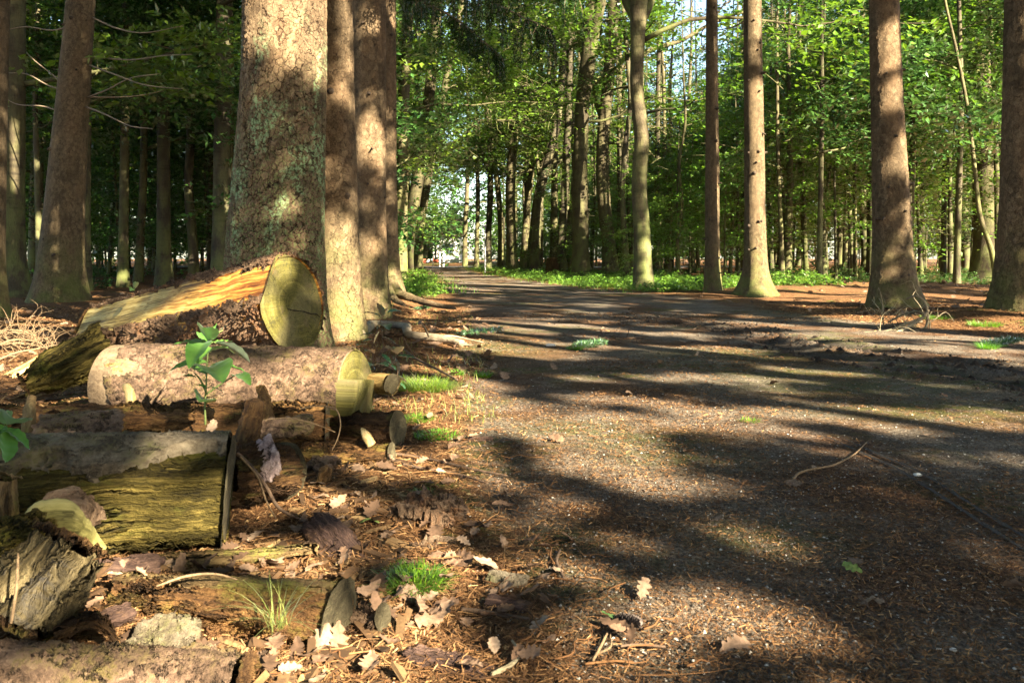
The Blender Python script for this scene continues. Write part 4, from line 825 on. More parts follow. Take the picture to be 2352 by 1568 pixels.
# upper log: orange split wood between two strips of dark bark, big olive sawn end
U = Log('sawn_log', 'upper sawn log with orange split wood and a big olive cut end', P(226, 772, 3.22), P(672, 693, 2.70), .112, .150, rough=.05, seed=4, nl=200, nt=180,
        prof=lambda th, t: np.minimum(1.0, .80/np.maximum(np.cos(((th+pi) % (2*pi))-pi-D(36)), .3))*(1+.05*np.cos(2*(th-D(100)))))
U.side('wood', WD_ORANGE)
def um(th, t):
    lo = D(6+10*t); hi = D(76-14*t); return np.where((th > lo) & (th < hi), -np.minimum(th-lo, hi-th), np.minimum(np.abs(th-lo), np.abs(th-hi)))*1.6
U.side('bark', BK_DARK, um, .017)
U.end('cut_face', CUT_OLIVE, 1.0, .012, tilt=(.06, -.05)); U.end('end_grain', WD_ROTD, 0.0, .008)
a = Acc()                                            # the dark felling crack across the sawn end and its lip
for k in range(26):
    f = k/25; q = P(622+120*f, 688+64*f+4*sin(f*9), 2.66-.0*f); e = U.ex
ck = [U.p0+U.ex*(U.L+.0005)+U.ey*(.122*cos(t_))+U.ez*z_ for t_, z_ in zip(np.linspace(pi*.97, .12, 9), [-.060, -.050, -.046, -.036, -.030, -.020, -.016, -.006, .002])]
CRACK = mat_plain('wood_crack', (.008, .006, .003), (.03, .024, .01), 60)
Acc().tube(ck, [.0015, .0022, .0026, .0024, .003, .003, .0036, .0042, .005], 6, 60, .7, 3).build('crack', CRACK, U.root, loc=U.root.location)
# lower log: pinkish flaking bark, pale scar, stepped sawn end
B = Log('sawn_log', 'lower sawn log with pinkish flaking bark and a stepped olive end', P(262, 878, 2.66), P(812, 900, 2.50), .126, .128, rough=.035, seed=9, nl=200, nt=170,
        prof=lambda th, t: 1+.05*np.exp(-((t-.96)/.05)**2)*np.sin(th))
WD_TAN = mat_flaky('peeled_tan_wood', (.075, .052, .032), (.15, .108, .068), (.22, .165, .105), (.05, .03, .02), 40, .003, None, .4)
B.side('wood', WD_TAN); B.side('scar', WD_PALE, lambda th, t: .9-((t-.115)/.075)**2-((th-D(34))/D(13))**2, .002)
def bm_(th, t):
    sc = ((t-.115)/.075)**2+((th-D(34))/D(13))**2; return np.minimum(np.minimum((t-.075)*6, 3), (sc-1)*.5)
B.side('bark', BK_PINK, bm_, .009); B.end('cut_face', CUT_OLIVE, 1.0, .006, tilt=(-.10, -.08))
B.end('end_grain', CUT_TAN, 0.0, .0)
n_ = 40; th = np.linspace(-D(170), D(25), n_); rr = .133
prof2 = np.stack([rr*np.cos(th), rr*np.sin(th)], -1); prof2 = np.vstack([prof2, [[.02, .045], [-.06, .03]]])
def wedge(lg, pr, l0, l1f, mat, name):
    """block with outline pr (u, v) from l0 to l1f(u, v) along the log"""
    k = len(pr); o = pr.mean(0); A, Bv, N = [], [], 9
    V, gc = [], []
    for f in np.linspace(0, 1, N):
        l = l0+(l1f(pr)-l0)*f; V.append(lg.p0+lg.ex*l[:, None]+lg.ey*pr[:, :1]+lg.ez*pr[:, 1:2]); gc.append(np.stack([l, pr[:, 0], pr[:, 1]], -1))
    for f in np.linspace(1, 0, 12)[1:]:
        q = o+(pr-o)*f; l = l1f(q)+.003*fbm(np.c_[q*30, 0*q[:, :1]], 3, 5); V.append(lg.p0+lg.ex*l[:, None]+lg.ey*q[:, :1]+lg.ez*q[:, 1:2]); gc.append(np.stack([l, q[:, 0], q[:, 1]], -1))
    return mesh(name, np.vstack(V)-lg.loc, grid_faces(len(V), k), mat, lg.root, attrs={'gc': np.vstack(gc)}, local=True)
wedge(B, prof2, B.L-.03, lambda q: B.L+.050+.30*np.minimum(q[:, 1]-.02, 0)+.10*q[:, 0]+.006*fbm(np.c_[q*22, 0*q[:, :1]], 3, 15), CUT_OLIVE, 'step')
# front log: grey bark on top, mossy split face
Fg = Log('split_log', 'front split log with grey bark cap and mossy streaked face', (-1.30, 1.345, .112), P(524, 1131, 1.535), .112, .103, rough=.05, seed=17, nl=220, nt=170,
         prof=lambda th, t: np.minimum(1.0, .86/np.maximum(np.cos(((th+pi) % (2*pi))-pi+.05), .3)))
Fg.side('wood', WD_MOSS)
Fg.side('bark', BK_GREY, lambda th, t: np.where(th > 0, np.minimum(th-D(44+22*sstep(.80, .97, t)+5*np.sin(t*23)), D(205)-th)*1.1, np.where(th < -D(160), .3, -.5)), .017, tear=.5)
Fg.end('cut_face', CUT_GREY, 1.0, .006, tilt=(.0, .06)); Fg.end('end_grain', CUT_GREY, 0.0, .004)
# splintered mossy wood at the far end of the upper log
Sp = Log('splintered_log', 'mossy splintered log end sticking out beyond the upper sawn log', P(62, 882, 2.85), P(245, 796, 3.0), .070, .105, rough=.22, seed=23, nl=90, nt=90, prof=lambda th, t: .7+.3*sstep(0, .35, t))
Sp.side('wood', WD_MOSS, jag=.35); Sp.end('end_grain', WD_ROTD, 0.0)
# rotting logs in front of the lower log
R1 = Log('rotten_log', 'long crumbling brown log lying in front of the pinkish log', P(-80, 985, 2.20), P(752, 968, 2.32), .105, .082, rough=.26, seed=31, nl=260, nt=120, prof=lambda th, t: 1-.35*np.maximum(0, np.sin(th))**2)
R1.side('wood', WD_ROT, jag=.08); R1.end('end_grain', CUT_GREY, 1.0, 0)
R2 = Log('rotten_log', 'dark rotten log end with grey sawn face under the stepped olive end', P(740, 990, 2.42), P(914, 986, 2.34), .056, .056, rough=.12, seed=37, nl=90, nt=90)
R2.side('wood', WD_ROTD); R2.end('cut_face', CUT_GREY, 1.0, 0)
R3 = Log('rotten_log', 'crumbling orange log piece covered in needles below the dark sawn end', P(700, 1050, 2.12), P(898, 1048, 2.10), .058, .05, rough=.2, seed=41, nl=100, nt=90, prof=lambda th, t: 1-.25*np.maximum(0, np.sin(th)))
R3.side('wood', WD_ROT); R3.end('cut_face', CUT_GREY, 1.0, 0)
R4 = Log('split_block', 'short block with pale split side poking out behind the stepped end', P(760, 872, 2.78), P(900, 880, 2.56), .040, .038, rough=.22, seed=43, nl=90, nt=90, prof=lambda th, t: 1-.22*np.maximum(0, np.sin(th-.3))**2)
R4.side('wood', WD_PALE); R4.end('cut_face', CUT_GREY, 1.0, 0, tilt=(.2, .3))
R5 = Log('split_block', 'small split block with grey green sawn end right behind the front log', P(512, 1085, 1.66), P(660, 1072, 1.80), .066, .068, rough=.14, seed=47, nl=80, nt=90, prof=lambda th, t: 1-.22*np.maximum(0, np.cos(th-D(60))))
R5.side('wood', WD_ROTD); R5.end('cut_face', CUT_GREY, 1.0, 0, tilt=(.05, .1))
R6 = Log('split_block', 'low rounded greenish block squeezed between the front log and the small split block', P(530, 1120, 1.86), P(606, 1118, 1.80), .060, .052, rough=.1, seed=53, nl=60, nt=70)
R6.side('wood', CUT_GREY); R6.end('cut_face', CUT_GREY, 1.0, 0)
# nearest rotten pieces
R7 = Log('rotten_log', 'nearest rotten log with grey sawn end beside the grass tuft', P(280, 1375, 1.26), P(778, 1408, 1.155), .05, .056, rough=.14, seed=59, nl=200, nt=120, prof=lambda th, t: 1-.18*np.maximum(0, np.cos(th-D(70))))
R7.side('wood', WD_ROT); R7.side('top_wood', WD_LIGHT, lambda th, t: .32-np.abs(th-D(80)), .004); R7.end('cut_face', CUT_GREY, 1.0, 0, tilt=(0, .1))
R8 = Log('wood_slab', 'weathered light slab lying behind the nearest rotten log', P(340, 1300, 1.40), P(716, 1262, 1.47), .028, .014, rough=.2, seed=61, nl=160, nt=60, prof=lambda th, t: .6+.55*np.abs(np.cos(th)))
R8.side('wood', WD_LIGHT, jag=.06); R8.end('end_grain', WD_LIGHT, 1.0)
R9 = Log('bark_log', 'low log in thick flaking bark along the bottom left edge', P(-120, 1548, 1.02), P(548, 1572, 1.0), .045, .038, rough=.14, seed=67, nl=220, nt=110)
R9.side('bark', BK_PINK); R9.end('end_grain', WD_ROTD, 1.0)
# torn stump pieces in the lower left corner
T1 = Log('torn_stump', 'torn stump with slanting weathered fibres in the lower left corner', P(40, 1425, 1.10), P(160, 1255, 1.16), .075, .058, rough=.18, seed=71, nl=110, nt=100, prof=lambda th, t: 1+.10*np.sin(th*9+t*3))
T1.side('wood', mat_wood('wood_torn_grey', (.008, .007, .006), (.075, .058, .028), (.30, .24, .13), .05, True, 42, ((.07, .065, .06), 7, .55, .65)), jag=.22)
T1.end('end_grain', WD_ROTD, 1.0); T1.end('end_grain', WD_ROTD, 0.0)
T2 = Log('mossy_chunk', 'mossy yellow green wood chunk touching the left border above the torn stump', P(-60, 1270, 1.14), P(70, 1225, 1.22), .06, .035, rough=.25, seed=73, nl=80, nt=80)
T2.side('wood', WD_MOSS, jag=.3); T2.end('end_grain', WD_MOSS, 1.0)
T3 = Log('wood_stub', 'pale upright wood stub at the left border in front of the front log', P(6, 1225, 1.30), P(14, 1098, 1.30), .030, .022, rough=.08, seed=79, nl=60, nt=60)
T3.side('wood', WD_LIGHT); T3.end('end_grain', WD_LIGHT, 1.0, tilt=(.4, .2))
T4 = thing('curved_root_piece', 'smooth mossy curved root piece leaning in front of the front log', 'root piece', P(150, 1260, 1.28))
c = [P(70, 1215, 1.26), P(95, 1200, 1.27), P(130, 1198, 1.28), P(170, 1218, 1.30), P(205, 1242, 1.32), P(240, 1262, 1.33)]
V, Q, T, gc = tube(c, [.020, .034, .037, .028, .017, .006], 30, 60, .08, 5); Acc_ = Acc(); Acc_.add(V, Q, T, gc=gc)
Acc_.build('wood', mat_wood('wood_smooth_moss', (.06, .055, .015), (.15, .135, .045), (.25, .22, .09), .003, False, 30), T4, loc=T4.location)
c = [P(118, 1182, 1.31), P(150, 1166, 1.32), P(180, 1182, 1.33), P(190, 1215, 1.33)]
V, Q, T, gc = tube(c, [.015, .026, .026, .012], 20, 30, .2, 8); Acc_ = Acc(); Acc_.add(V, Q, T, gc=gc); Acc_.build('bark_knob', BK_DARK, T4, loc=T4.location)
T5 = Log('wood_arch', 'dark arched wood piece beneath the torn stump', P(110, 1470, 1.06), P(285, 1500, 1.09), .022, .014, rough=.2, seed=83, nl=90, nt=50, bow=.03)
T5.side('wood', WD_ROTD); T5.end('end_grain', WD_ROTD, 1.0)
T6 = Log('cut_stub', 'dark little sawn stub right of the nearest rotten log', P(818, 1418, 1.20), P(880, 1416, 1.18), .022, .02, rough=.1, seed=89, nl=40, nt=50)
T6.side('bark', BK_DARK); T6.end('cut_face', CUT_GREY, 1.0)
T7 = Log('wood_stick', 'flat weathered stick on needles pointing from the rotten logs to the path', P(850, 1100, 1.97), P(1020, 1096, 2.0), .010, .014, rough=.15, seed=97, nl=90, nt=40, prof=lambda th, t: .6+.5*np.abs(np.cos(th)))
T7.side('wood', WD_LIGHT, jag=.1); T7.end('end_grain', WD_LIGHT, 1.0)

# stubs, splinters and chips
from mathutils.bvhtree import BVHTree
_v, _f, _o = [], [], 0
for V_, F_ in SOLID: _v.append(V_); _f.append(F_+_o); _o += len(V_)
LOGS = BVHTree.FromPolygons(np.vstack(_v).tolist(), np.vstack(_f).tolist())
def drop(x, y):
    """height and normal of whatever lies on top at (x, y)"""
    h = LOGS.ray_cast(Vector((x, y, 1.2)), Vector((0, 0, -1))); g = ground_z(x, y) if h[0] is None else None
    return (g, None) if h[0] is None else (h[0].z, h[1])
def stick(name, label, pts, rad, mat, cat='stick', ns=10, n=24, rough=.12, group=None, depths=None):
    p = [P(*q) for q in pts] if len(pts[0]) == 3 else pts
    V, Q, T, gc = tube(p, rad, ns, n, rough, int(abs(p[0][0])*1000) % 97); base = np.array(p[0]); o = mesh(name, V, [Q, T], mat, loc=tuple(base), attrs={'gc': gc}); return tag(o, label, cat, group)
stick('branch_stub', 'dark broken stub standing up between the rotten log and front log', [(560, 1030, 1.86), (572, 985, 1.87), (580, 950, 1.88), (584, 926, 1.88)], [.022, .017, .014, .013], WD_ROTD, 'stub', 14)
stick('wood_splinter', 'reddish upright splinter rising from the rotten log', [(612, 985, 2.22), (606, 930, 2.23), (600, 893, 2.24)], [.016, .011, .002], WD_ROT, 'splinter')
stick('wood_splinter', 'pale splinter leaning on the left end of the pinkish log', [(302, 922, 2.30), (290, 888, 2.31), (284, 884, 2.31)], [.012, .010, .003], WD_PALE, 'splinter')
stick('wood_splinter', 'thin grey splinter standing at the far left of the rotten log', [(64, 985, 2.0), (68, 940, 2.0), (74, 912, 2.01)], [.010, .009, .004], WD_LIGHT, 'splinter')
stick('wood_splinter', 'yellow chip leaning against the crumbling orange log', [(852, 1020, 2.08), (840, 998, 2.08), (832, 985, 2.09)], [.010, .008, .002], WD_PALE, 'splinter')
stick('wood_splinter', 'brown chip standing upright below the small split block', [(738, 1118, 1.9), (748, 1080, 1.91)], [.008, .006], WD_ROT, 'splinter')

def bark_piece(name, label, c, yaw, L, Wd, curl, mat, pitch=0., roll=0., seed=1, cat='bark', th=.007, group=None, jag=.22):
    """curved plate of bark; curl>0 makes a hump, <0 a trough"""
    nu, nv = 40, 26; u, v = np.meshgrid(np.linspace(-1, 1, nu), np.linspace(-1, 1, nv), indexing='ij')
    r_ = seed*7.7; eu = 1+jag*fbm(np.stack([np.sign(u)*3+r_, v*2.4, 0*u], -1), 4, seed); ev = 1+jag*1.3*fbm(np.stack([u*2.2, np.sign(v)*3+r_, 0*u+4], -1), 4, seed)
    X = u*L/2*eu; Y = v*Wd/2*ev*(1-.25*np.abs(u)**3); a = Y/max(1e-6, abs(curl))if curl else None
    if curl: Yc = abs(curl)*np.sin(a); Zc = curl*(np.cos(a)-1)
    else: Yc, Zc = Y, 0*Y
    Zc = Zc+.006*fbm(np.stack([X*40, Y*40, 0*X+seed], -1), 3, seed)
    top = np.stack([X, Yc, Zc], -1); bot = top-np.array([0, 0, th]); bot[..., :2] *= .96
    R = np.array([[cos(yaw), -sin(yaw), 0], [sin(yaw), cos(yaw), 0], [0, 0, 1]]) @ np.array([[cos(pitch), 0, sin(pitch)], [0, 1, 0], [-sin(pitch), 0, cos(pitch)]]) @ np.array([[1, 0, 0], [0, cos(roll), -sin(roll)], [0, sin(roll), cos(roll)]])
    N = nu*nv; V = np.vstack([top.reshape(-1, 3), bot.reshape(-1, 3)])@R.T; Ft = grid_faces(nu, nv, False); Fb = Ft[:, ::-1]+N
    i = np.arange(nu-1); j = np.arange(nv-1); rim = np.vstack([np.stack([i*nv, i*nv+N, (i+1)*nv+N, (i+1)*nv], -1), np.stack([(i+1)*nv+nv-1, (i+1)*nv+nv-1+N, i*nv+nv-1+N, i*nv+nv-1], -1),
                                                    np.stack([j+1, j+1+N, j+N, j], -1), np.stack([(nu-1)*nv+j, (nu-1)*nv+j+N, (nu-1)*nv+j+1+N, (nu-1)*nv+j+1], -1)])
    gc = np.vstack([top.reshape(-1, 3), bot.reshape(-1, 3)])+seed*.31
    o = mesh(name, V, np.vstack([Ft[:, ::-1], Fb[:, ::-1], rim]), mat, attrs={'gc': gc}, local=True); o.location = c
    return tag(o, label, cat, group)
BK_INNER = mat_wood('bark_fibre_dark', (.014, .009, .008), (.055, .033, .027), (.15, .092, .066), .012, True, 90, ((.20, .115, .06), 9, .58, .68), stretch=(5, 1, 1))
BP = lambda px, py, d, dz=0: tuple(P(px, py, d)+np.array([0, 0, dz]))
bark_piece('bark_slab', 'large pinkish bark slab leaning on the rotten log behind the front log', BP(184, 972, 1.86), .35, .17, .10, .12, BK_PINK, .0, .55, 3, 'bark slab')
bark_piece('bark_slab', 'pale tan bark plate lying on the rotten log beside the dark stub', BP(650, 975, 2.08), .25, .14, .075, .09, BK_PINK, -.1, .45, 5, 'bark slab')
bark_piece('bark_slab', 'grey squarish bark slab lying at the foot of the torn stump', BP(374, 1462, 1.10), -.1, .085, .075, 0, BK_GREY, .0, .35, 7, 'bark slab', jag=.08)
bark_piece('bark_piece', 'long blackish bark piece lying across the litter right of the front log', BP(782, 1245, 1.52), -.85, .20, .075, .06, BK_INNER, .25, .2, 9)
bark_piece('bark_piece', 'curled bark trough filled with needles at the edge of the path', BP(985, 1185, 1.71), -.42, .145, .11, -.045, BK_DARK, .05, .12, 11)
bark_piece('bark_piece', 'flat dark bark strip behind the moss tuft', BP(925, 1262, 1.56), -.05, .20, .035, .05, BK_DARK, .0, .1, 13)
bark_piece('bark_piece', 'ragged bark end right of the moss tuft', BP(1046, 1290, 1.47), -.9, .075, .04, .04, BK_INNER, .1, .1, 15)
bark_piece('bark_piece', 'broad dark bark piece close to the bottom edge among brown leaves', BP(1042, 1522, 1.07), -.38, .13, .045, .05, BK_INNER, .1, .15, 17)
bark_piece('bark_piece', 'black humped bark flake beside the reddish twig', BP(1166, 1383, 1.27), -.25, .066, .035, .03, BK_INNER, .05, .2, 19)
bark_piece('bark_piece', 'thin grey bark flake on the needles at the path edge', BP(1166, 1327, 1.36), -.15, .062, .028, 0, BK_GREY, .0, .1, 21)
bark_piece('bark_piece', 'dark crumbled bark clump beside the mossy curved root piece', BP(300, 1290, 1.36), .1, .10, .06, .05, BK_INNER, 0, .2, 23)
bark_piece('bark_piece', 'black bark flake in the hollow left of the grey slab', BP(262, 1408, 1.16), .9, .05, .03, .03, BK_INNER, 0, .2, 25)
bark_piece('bark_piece', 'tan ragged bark plate lying under the crumbling orange log', BP(742, 1058, 2.0), -.5, .085, .05, .06, BK_PINK, 0, .4, 27)
bark_piece('bark_piece', 'reddish bark plate at the bottom edge beside the flaking log', BP(398, 1540, 1.01, .01), .5, .07, .05, .05, BK_PINK, 0, .35, 29)
bark_piece('bark_piece', 'pale bark lump at the right end of the flaking log', BP(480, 1530, 1.03, .012), -.2, .055, .04, .03, BK_PINK, 0, .4, 31)
bark_piece('bark_piece', 'whitish purple bark lining hanging beside the small split block', BP(612, 1050, 1.70), -1.1, .12, .05, .05, mat_flaky('bark_lining', (.10, .07, .075), (.22, .165, .16), (.38, .31, .29), (.03, .02, .02), 60, .006), .5, .5, 33)
bark_piece('bark_piece', 'dark clod of bark lying on the path below the bright streak', BP(1105, 1010, 2.4, .005), -.2, .07, .03, .03, BK_INNER, 0, .15, 35)
# ------------------------------------------------------------ small plants
def leaf_blades(items, n=17):
    """broad leaves: items = (base, tip, width, sag, roll). verts, quads, tint"""
    Vs, Qs, Ts, off = [], [], [], 0
    for k, (b, t, wd, sag, roll) in enumerate(items):
        b, t = np.asarray(b, float), np.asarray(t, float); ax = t-b; L = np.linalg.norm(ax); ax = ax/L
        s = nrm(np.cross(ax, [0, 0, 1.])+1e-6); up = np.cross(s, ax); s, up = s*cos(roll)+up*sin(roll), up*cos(roll)-s*sin(roll)
        u = np.linspace(0, 1, n); pr = np.sin(pi*u**.85)**.8*(1-.15*u)+.02; pr[0] = .05; pr[-1] = .01
        mid = b+ax*(L*u)[:, None]+np.array([0, 0, 1.])*(sag*L*4*u*(1-u))[:, None]
        cols = [mid+s*(wd/2*pr*q)[:, None]+up*(wd*.22*abs(q)*pr+.0015*np.sin(u*26)*abs(q))[:, None] for q in (-1, -.5, 0, .5, 1)]
        V = np.stack(cols, 1).reshape(-1, 3); Vs.append(V); Qs.append(grid_faces(n, 5, False)+off); off += len(V)
        Ts.append(np.clip((np.tile([.55, .4, 1.0, .4, .55], n)+.22*np.repeat(np.arange(n) % 2, 5)*np.tile([.6, 1, 0, 1, .6], n))*.55+.45*((k*.618) % 1)+.12*np.tile([1, 0, 0, 0, -1], n), 0, 1))
    return np.vstack(Vs), np.vstack(Qs), np.concatenate(Ts)
STEM = mat_plain('green_stem', (.05, .07, .02), (.13, .16, .05), 40)
STEM_RED = mat_plain('woody_stem', (.05, .03, .02), (.11, .075, .045), 40)
LEAF_S = mat_leaf('sapling_leaves', (.035, .12, .018), (.10, .24, .045), .35, .10, .45)
LEAF_C = mat_leaf('cherry_leaves', (.012, .055, .022), (.045, .12, .045), .3, .16, .35)
def plant(name, label, cat, d, stems, leaves, leaf_mat, stem_mat, seed=1, dv=.05, rad=.003):
    r = np.random.default_rng(seed); root = thing(name, label, cat, P(stems[0][0][0], stems[0][0][1], d))
    a = Acc()
    for st in stems: a.tube([P(x, y, d+(.03*i if i else 0)*0) for i, (x, y) in enumerate(st)], np.linspace(rad, rad*.5, len(st)), 7, 18, .1, 1)
    it = []
    for (bx, by, tx, ty, w) in leaves:
        db = d+r.normal(0, .006); dt = d+r.normal(-.02, dv); b, t = P(bx, by, db), P(tx, ty, dt); it.append((b, t, w*np.linalg.norm(t-b), r.uniform(-.02, .10), r.normal(.25, .35)))
        a.tube([P((bx+stems[0][-1][0])/2*0+bx, by, db), b+(t-b)*.06], [.0012, .001], 5, 4)
    a.build('stem', stem_mat, root, loc=root.location)
    V, Q, T = leaf_blades(it); mesh('foliage', V, Q, leaf_mat, root, loc=root.location, attrs={'tint': T}); return root
plant('sapling', 'bright green seedling with broad pointed leaves growing before the pinkish log', 'seedling', 2.12, [[(472, 975), (471, 930), (474, 880), (476, 830), (480, 786)], [(474, 900), (456, 866), (446, 856)], [(474, 905), (510, 880), (536, 864)], [(480, 786), (496, 768), (512, 758)]],
      [(474, 784, 434, 848, .36), (486, 798, 458, 830, .6), (492, 786, 574, 832, .28), (470, 812, 420, 806, .34), (482, 808, 528, 800, .32), (478, 790, 452, 762, .3), (474, 783, 384, 797, .22), (486, 787, 534, 784, .3), (480, 784, 518, 748, .22), (478, 844, 512, 880, .5), (484, 838, 570, 857, .26), (476, 832, 388, 852, .24),
       (450, 866, 418, 864, .5), (476, 890, 516, 902, .35), (475, 890, 452, 884, .4), (536, 864, 576, 886, .3), (474, 926, 456, 924, .5), (479, 786, 466, 752, .4), (482, 786, 498, 742, .2), (474, 860, 440, 838, .4)], LEAF_S, STEM, 3)
plant('sapling', 'dark green young cherry sprouting between the stepped olive end and the path', 'seedling', 2.78, [[(850, 900), (853, 854), (857, 816), (858, 779), (870, 750), (877, 728)], [(852, 870), (868, 838), (880, 800), (876, 760)], [(880, 850), (905, 826), (914, 806)], [(900, 910), (910, 880), (914, 850)]],
      [(877, 728, 868, 696, .32), (879, 728, 891, 706, .4), (872, 726, 833, 719, .2), (890, 718, 928, 719, .25), (876, 748, 893, 758, .6), (876, 746, 866, 758, .6), (856, 766, 826, 770, .3), (878, 774, 909, 789, .34), (856, 780, 833, 784, .45), (842, 792, 818, 793, .35), (872, 760, 858, 790, .45),
       (876, 814, 899, 835, .4), (913, 816, 955, 822, .3), (912, 814, 914, 797, .55), (906, 828, 916, 858, .8), (911, 860, 935, 880, .36), (911, 878, 932, 894, .3), (890, 836, 910, 850, .4), (860, 812, 838, 806, .4), (862, 840, 842, 846, .5), (868, 836, 892, 842, .4), (856, 850, 836, 838, .5), (884, 800, 905, 804, .4)], LEAF_C, STEM_RED, 5)
plant('sapling', 'small green seedling cut by the left border above the front log', 'seedling', 1.36, [[(-6, 1060), (4, 1010), (12, 975)]], [(10, 985, 68, 1032, .45), (8, 985, 12, 1062, .45), (12, 978, -30, 1010, .5), (12, 976, 34, 962, .7), (12, 975, 4, 945, .6), (8, 1000, -40, 1050, .5)], LEAF_S, STEM, 7)
plant('sapling', 'tiny two leaved shoot on top of the upper sawn log', 'seedling', 2.95, [[(305, 668), (310, 660), (318, 650)]], [(306, 664, 294, 660, .35), (308, 664, 316, 648, .3), (306, 664, 298, 668, .3)], LEAF_S, STEM, 9, rad=.0015)

def blades(base, n, R, hgt, wd, lean, r, curl=.5):
    """grass blades: verts, quads, tint"""
    k = 5; az = r.random(n)*6.28; rr = R*np.sqrt(r.random(n)); o = np.stack([rr*np.cos(az), rr*np.sin(az), 0*az], -1)+base
    da = az+r.normal(0, .9, n); h = np.stack([np.cos(da), np.sin(da), 0*da], -1); hh = hgt*(.5+.7*r.random(n)); ln = lean*(.3+r.random(n))
    t = np.linspace(0, 1, k)[None, :, None]; p = o[:, None]+h[:, None]*(hh*ln)[:, None, None]*t**(1+curl)+np.array([0, 0, 1.])*hh[:, None, None]*(t-.45*ln[:, None, None]*t**2)
    s = np.stack([-h[:, 1], h[:, 0], 0*da], -1)[:, None]*(wd/2*(1-np.linspace(0, 1, k)**1.5)[None, :, None]+.0002)
    V = np.stack([p-s, p+s], 2).reshape(-1, 3); i = np.arange(n)[:, None]*k*2; j = np.arange(k-1)[None]*2
    Q = np.stack([i+j, i+j+1, i+j+3, i+j+2], -1).reshape(-1, 4)
    return V, Q, np.repeat(r.random(n), k*2)
GRASS = mat_leaf('grass_blades', (.05, .13, .012), (.18, .30, .035), .4, .03)
GRASS_Y = mat_leaf('dry_grass_blades', (.07, .10, .02), (.22, .23, .07), .35, .03)
MOSS = mat_leaf('moss_sprigs', (.045, .13, .008), (.15, .30, .025), .35, .02)
def tuft(name, label, cat, c, n, R, hgt, wd, lean, mat, seed, group=None, ell=1.0):
    r = np.random.default_rng(seed); V, Q, T = blades(np.zeros(3), n, R, hgt, wd, lean, r); V[:, 0] *= ell
    o = mesh(name, V, Q, mat, smooth=False, attrs={'tint': T}, local=True); o.location = c; return tag(o, label, cat, group)
tuft('grass_tuft', 'dense soft grass tuft at the path edge beside the dark green sprout', 'grass tuft', G(972, 905)+[0, 0, -.005], 2600, .085, .075, .0016, .9, GRASS, 1, ell=1.25)
tuft('grass_tuft', 'thin wispy grass tuft growing over the nearest rotten log', 'grass tuft', P(640, 1440, 1.10), 55, .014, .07, .0009, 1.1, GRASS_Y, 2)
for i, (px, py, n, R, hg, lab) in enumerate([(952, 1335, 800, .045, .035, 'bright green moss tuft on the litter below the curled bark trough'), (905, 1300, 160, .02, .02, 'small moss sprig left of the bright moss tuft'), (966, 1143, 200, .018, .022, 'tiny moss tuft behind the curled bark trough'),
                                             (1110, 868, 260, .035, .04, 'small grass sprig on the litter right of the dense grass tuft'), (1052, 866, 160, .03, .035, 'light sprig between the grass tuft and the path'), (952, 968, 900, .06, .025, 'moss cushion beside the grey end of the rotten log'), (1005, 1000, 700, .07, .02, 'dark moss cushion at the shadowed end of the rotten log'),
                                             (1320, 802, 130, .05, .05, 'lone sunlit weed in the middle of the path'), (1722, 968, 120, .03, .02, 'little dark weed on the bare gravel'), (2268, 800, 220, .06, .06, 'green sprig on the needle bank near the right border'), (2262, 758, 500, .12, .05, 'moss cushion on the bank under the right border spruce'), (2150, 745, 400, .12, .04, 'moss cushion right of the dead brush')]):
    tuft('moss_tuft', lab, 'moss tuft', G(px, py)+[0, 0, float(terrain(G(px, py)[0], G(px, py)[1]))-.004], n, R, hg, .0022, 1.1, MOSS, 20+i)

# verge plants and grass: too many to count
def scatter(n, d0, d1, keep, r, umax=.70):
    d = np.exp(r.uniform(math.log(d0), math.log(d1), n)); u = r.uniform(-umax, umax, n); x = u*d
    k = r.random(n) < keep(x, d); x, d = x[k], d[k]; return np.stack([x, d, terrain(x, d)], -1)
def undergrowth(name, label, keep, n, d0, d1, hmax, L, mat, seed, per=14):
    r = np.random.default_rng(seed); c = scatter(n, d0, d1, keep, r); K = len(c)
    hz = hmax*r.random(K)**1.3*(.45+.9*vnoise(np.c_[c[:, :2]*.9, 0*c[:, :1]], 5)); o = c+np.c_[r.normal(0, .05, (K, 2)), hz]
    a = r.random(K)*6.28; Dv = np.stack([np.cos(a), np.sin(a), r.normal(.15, .3, K)], -1)
    V, Q, T = sprays(o, Dv, .10+.16*r.random(K), per, L, L*.62, r=r, droop=.5)
    o = mesh(name, V, Q, mat, smooth=False, attrs={'tint': T}); kind(o, 'stuff'); o['label'] = label; return o
left_v = lambda x, y: (verge_mask(x, y) > .25)*(x < path_left(y))
right_v = lambda x, y: (verge_mask(x, y) > .2)*(x > path_right(y))
undergrowth('undergrowth', 'low green plants along the left edge of the path', left_v, 22000, 11, 40, .20, .05, LEAF_U, 31)
undergrowth('undergrowth', 'low green plants along the right edge of the path', right_v, 30000, 11.5, 42, .19, .045, LEAF_U, 32)
undergrowth('undergrowth', 'patchy green plants on the floor of the right wood', lambda x, y: (x > path_right(y)+3)*(fbm(v3(x*.35, y*.35), 3, 8) > .02)*.9*(y > 13.8), 17000, 13.8, 30, .24, .06, LEAF_D, 33)
undergrowth('undergrowth', 'sparse low plants on the floor of the left wood', lambda x, y: (x < path_left(y)-2.5)*(fbm(v3(x*.35, y*.35), 3, 18) > .12)*.7, 14000, 11, 30, .35, .075, LEAF_D, 34)
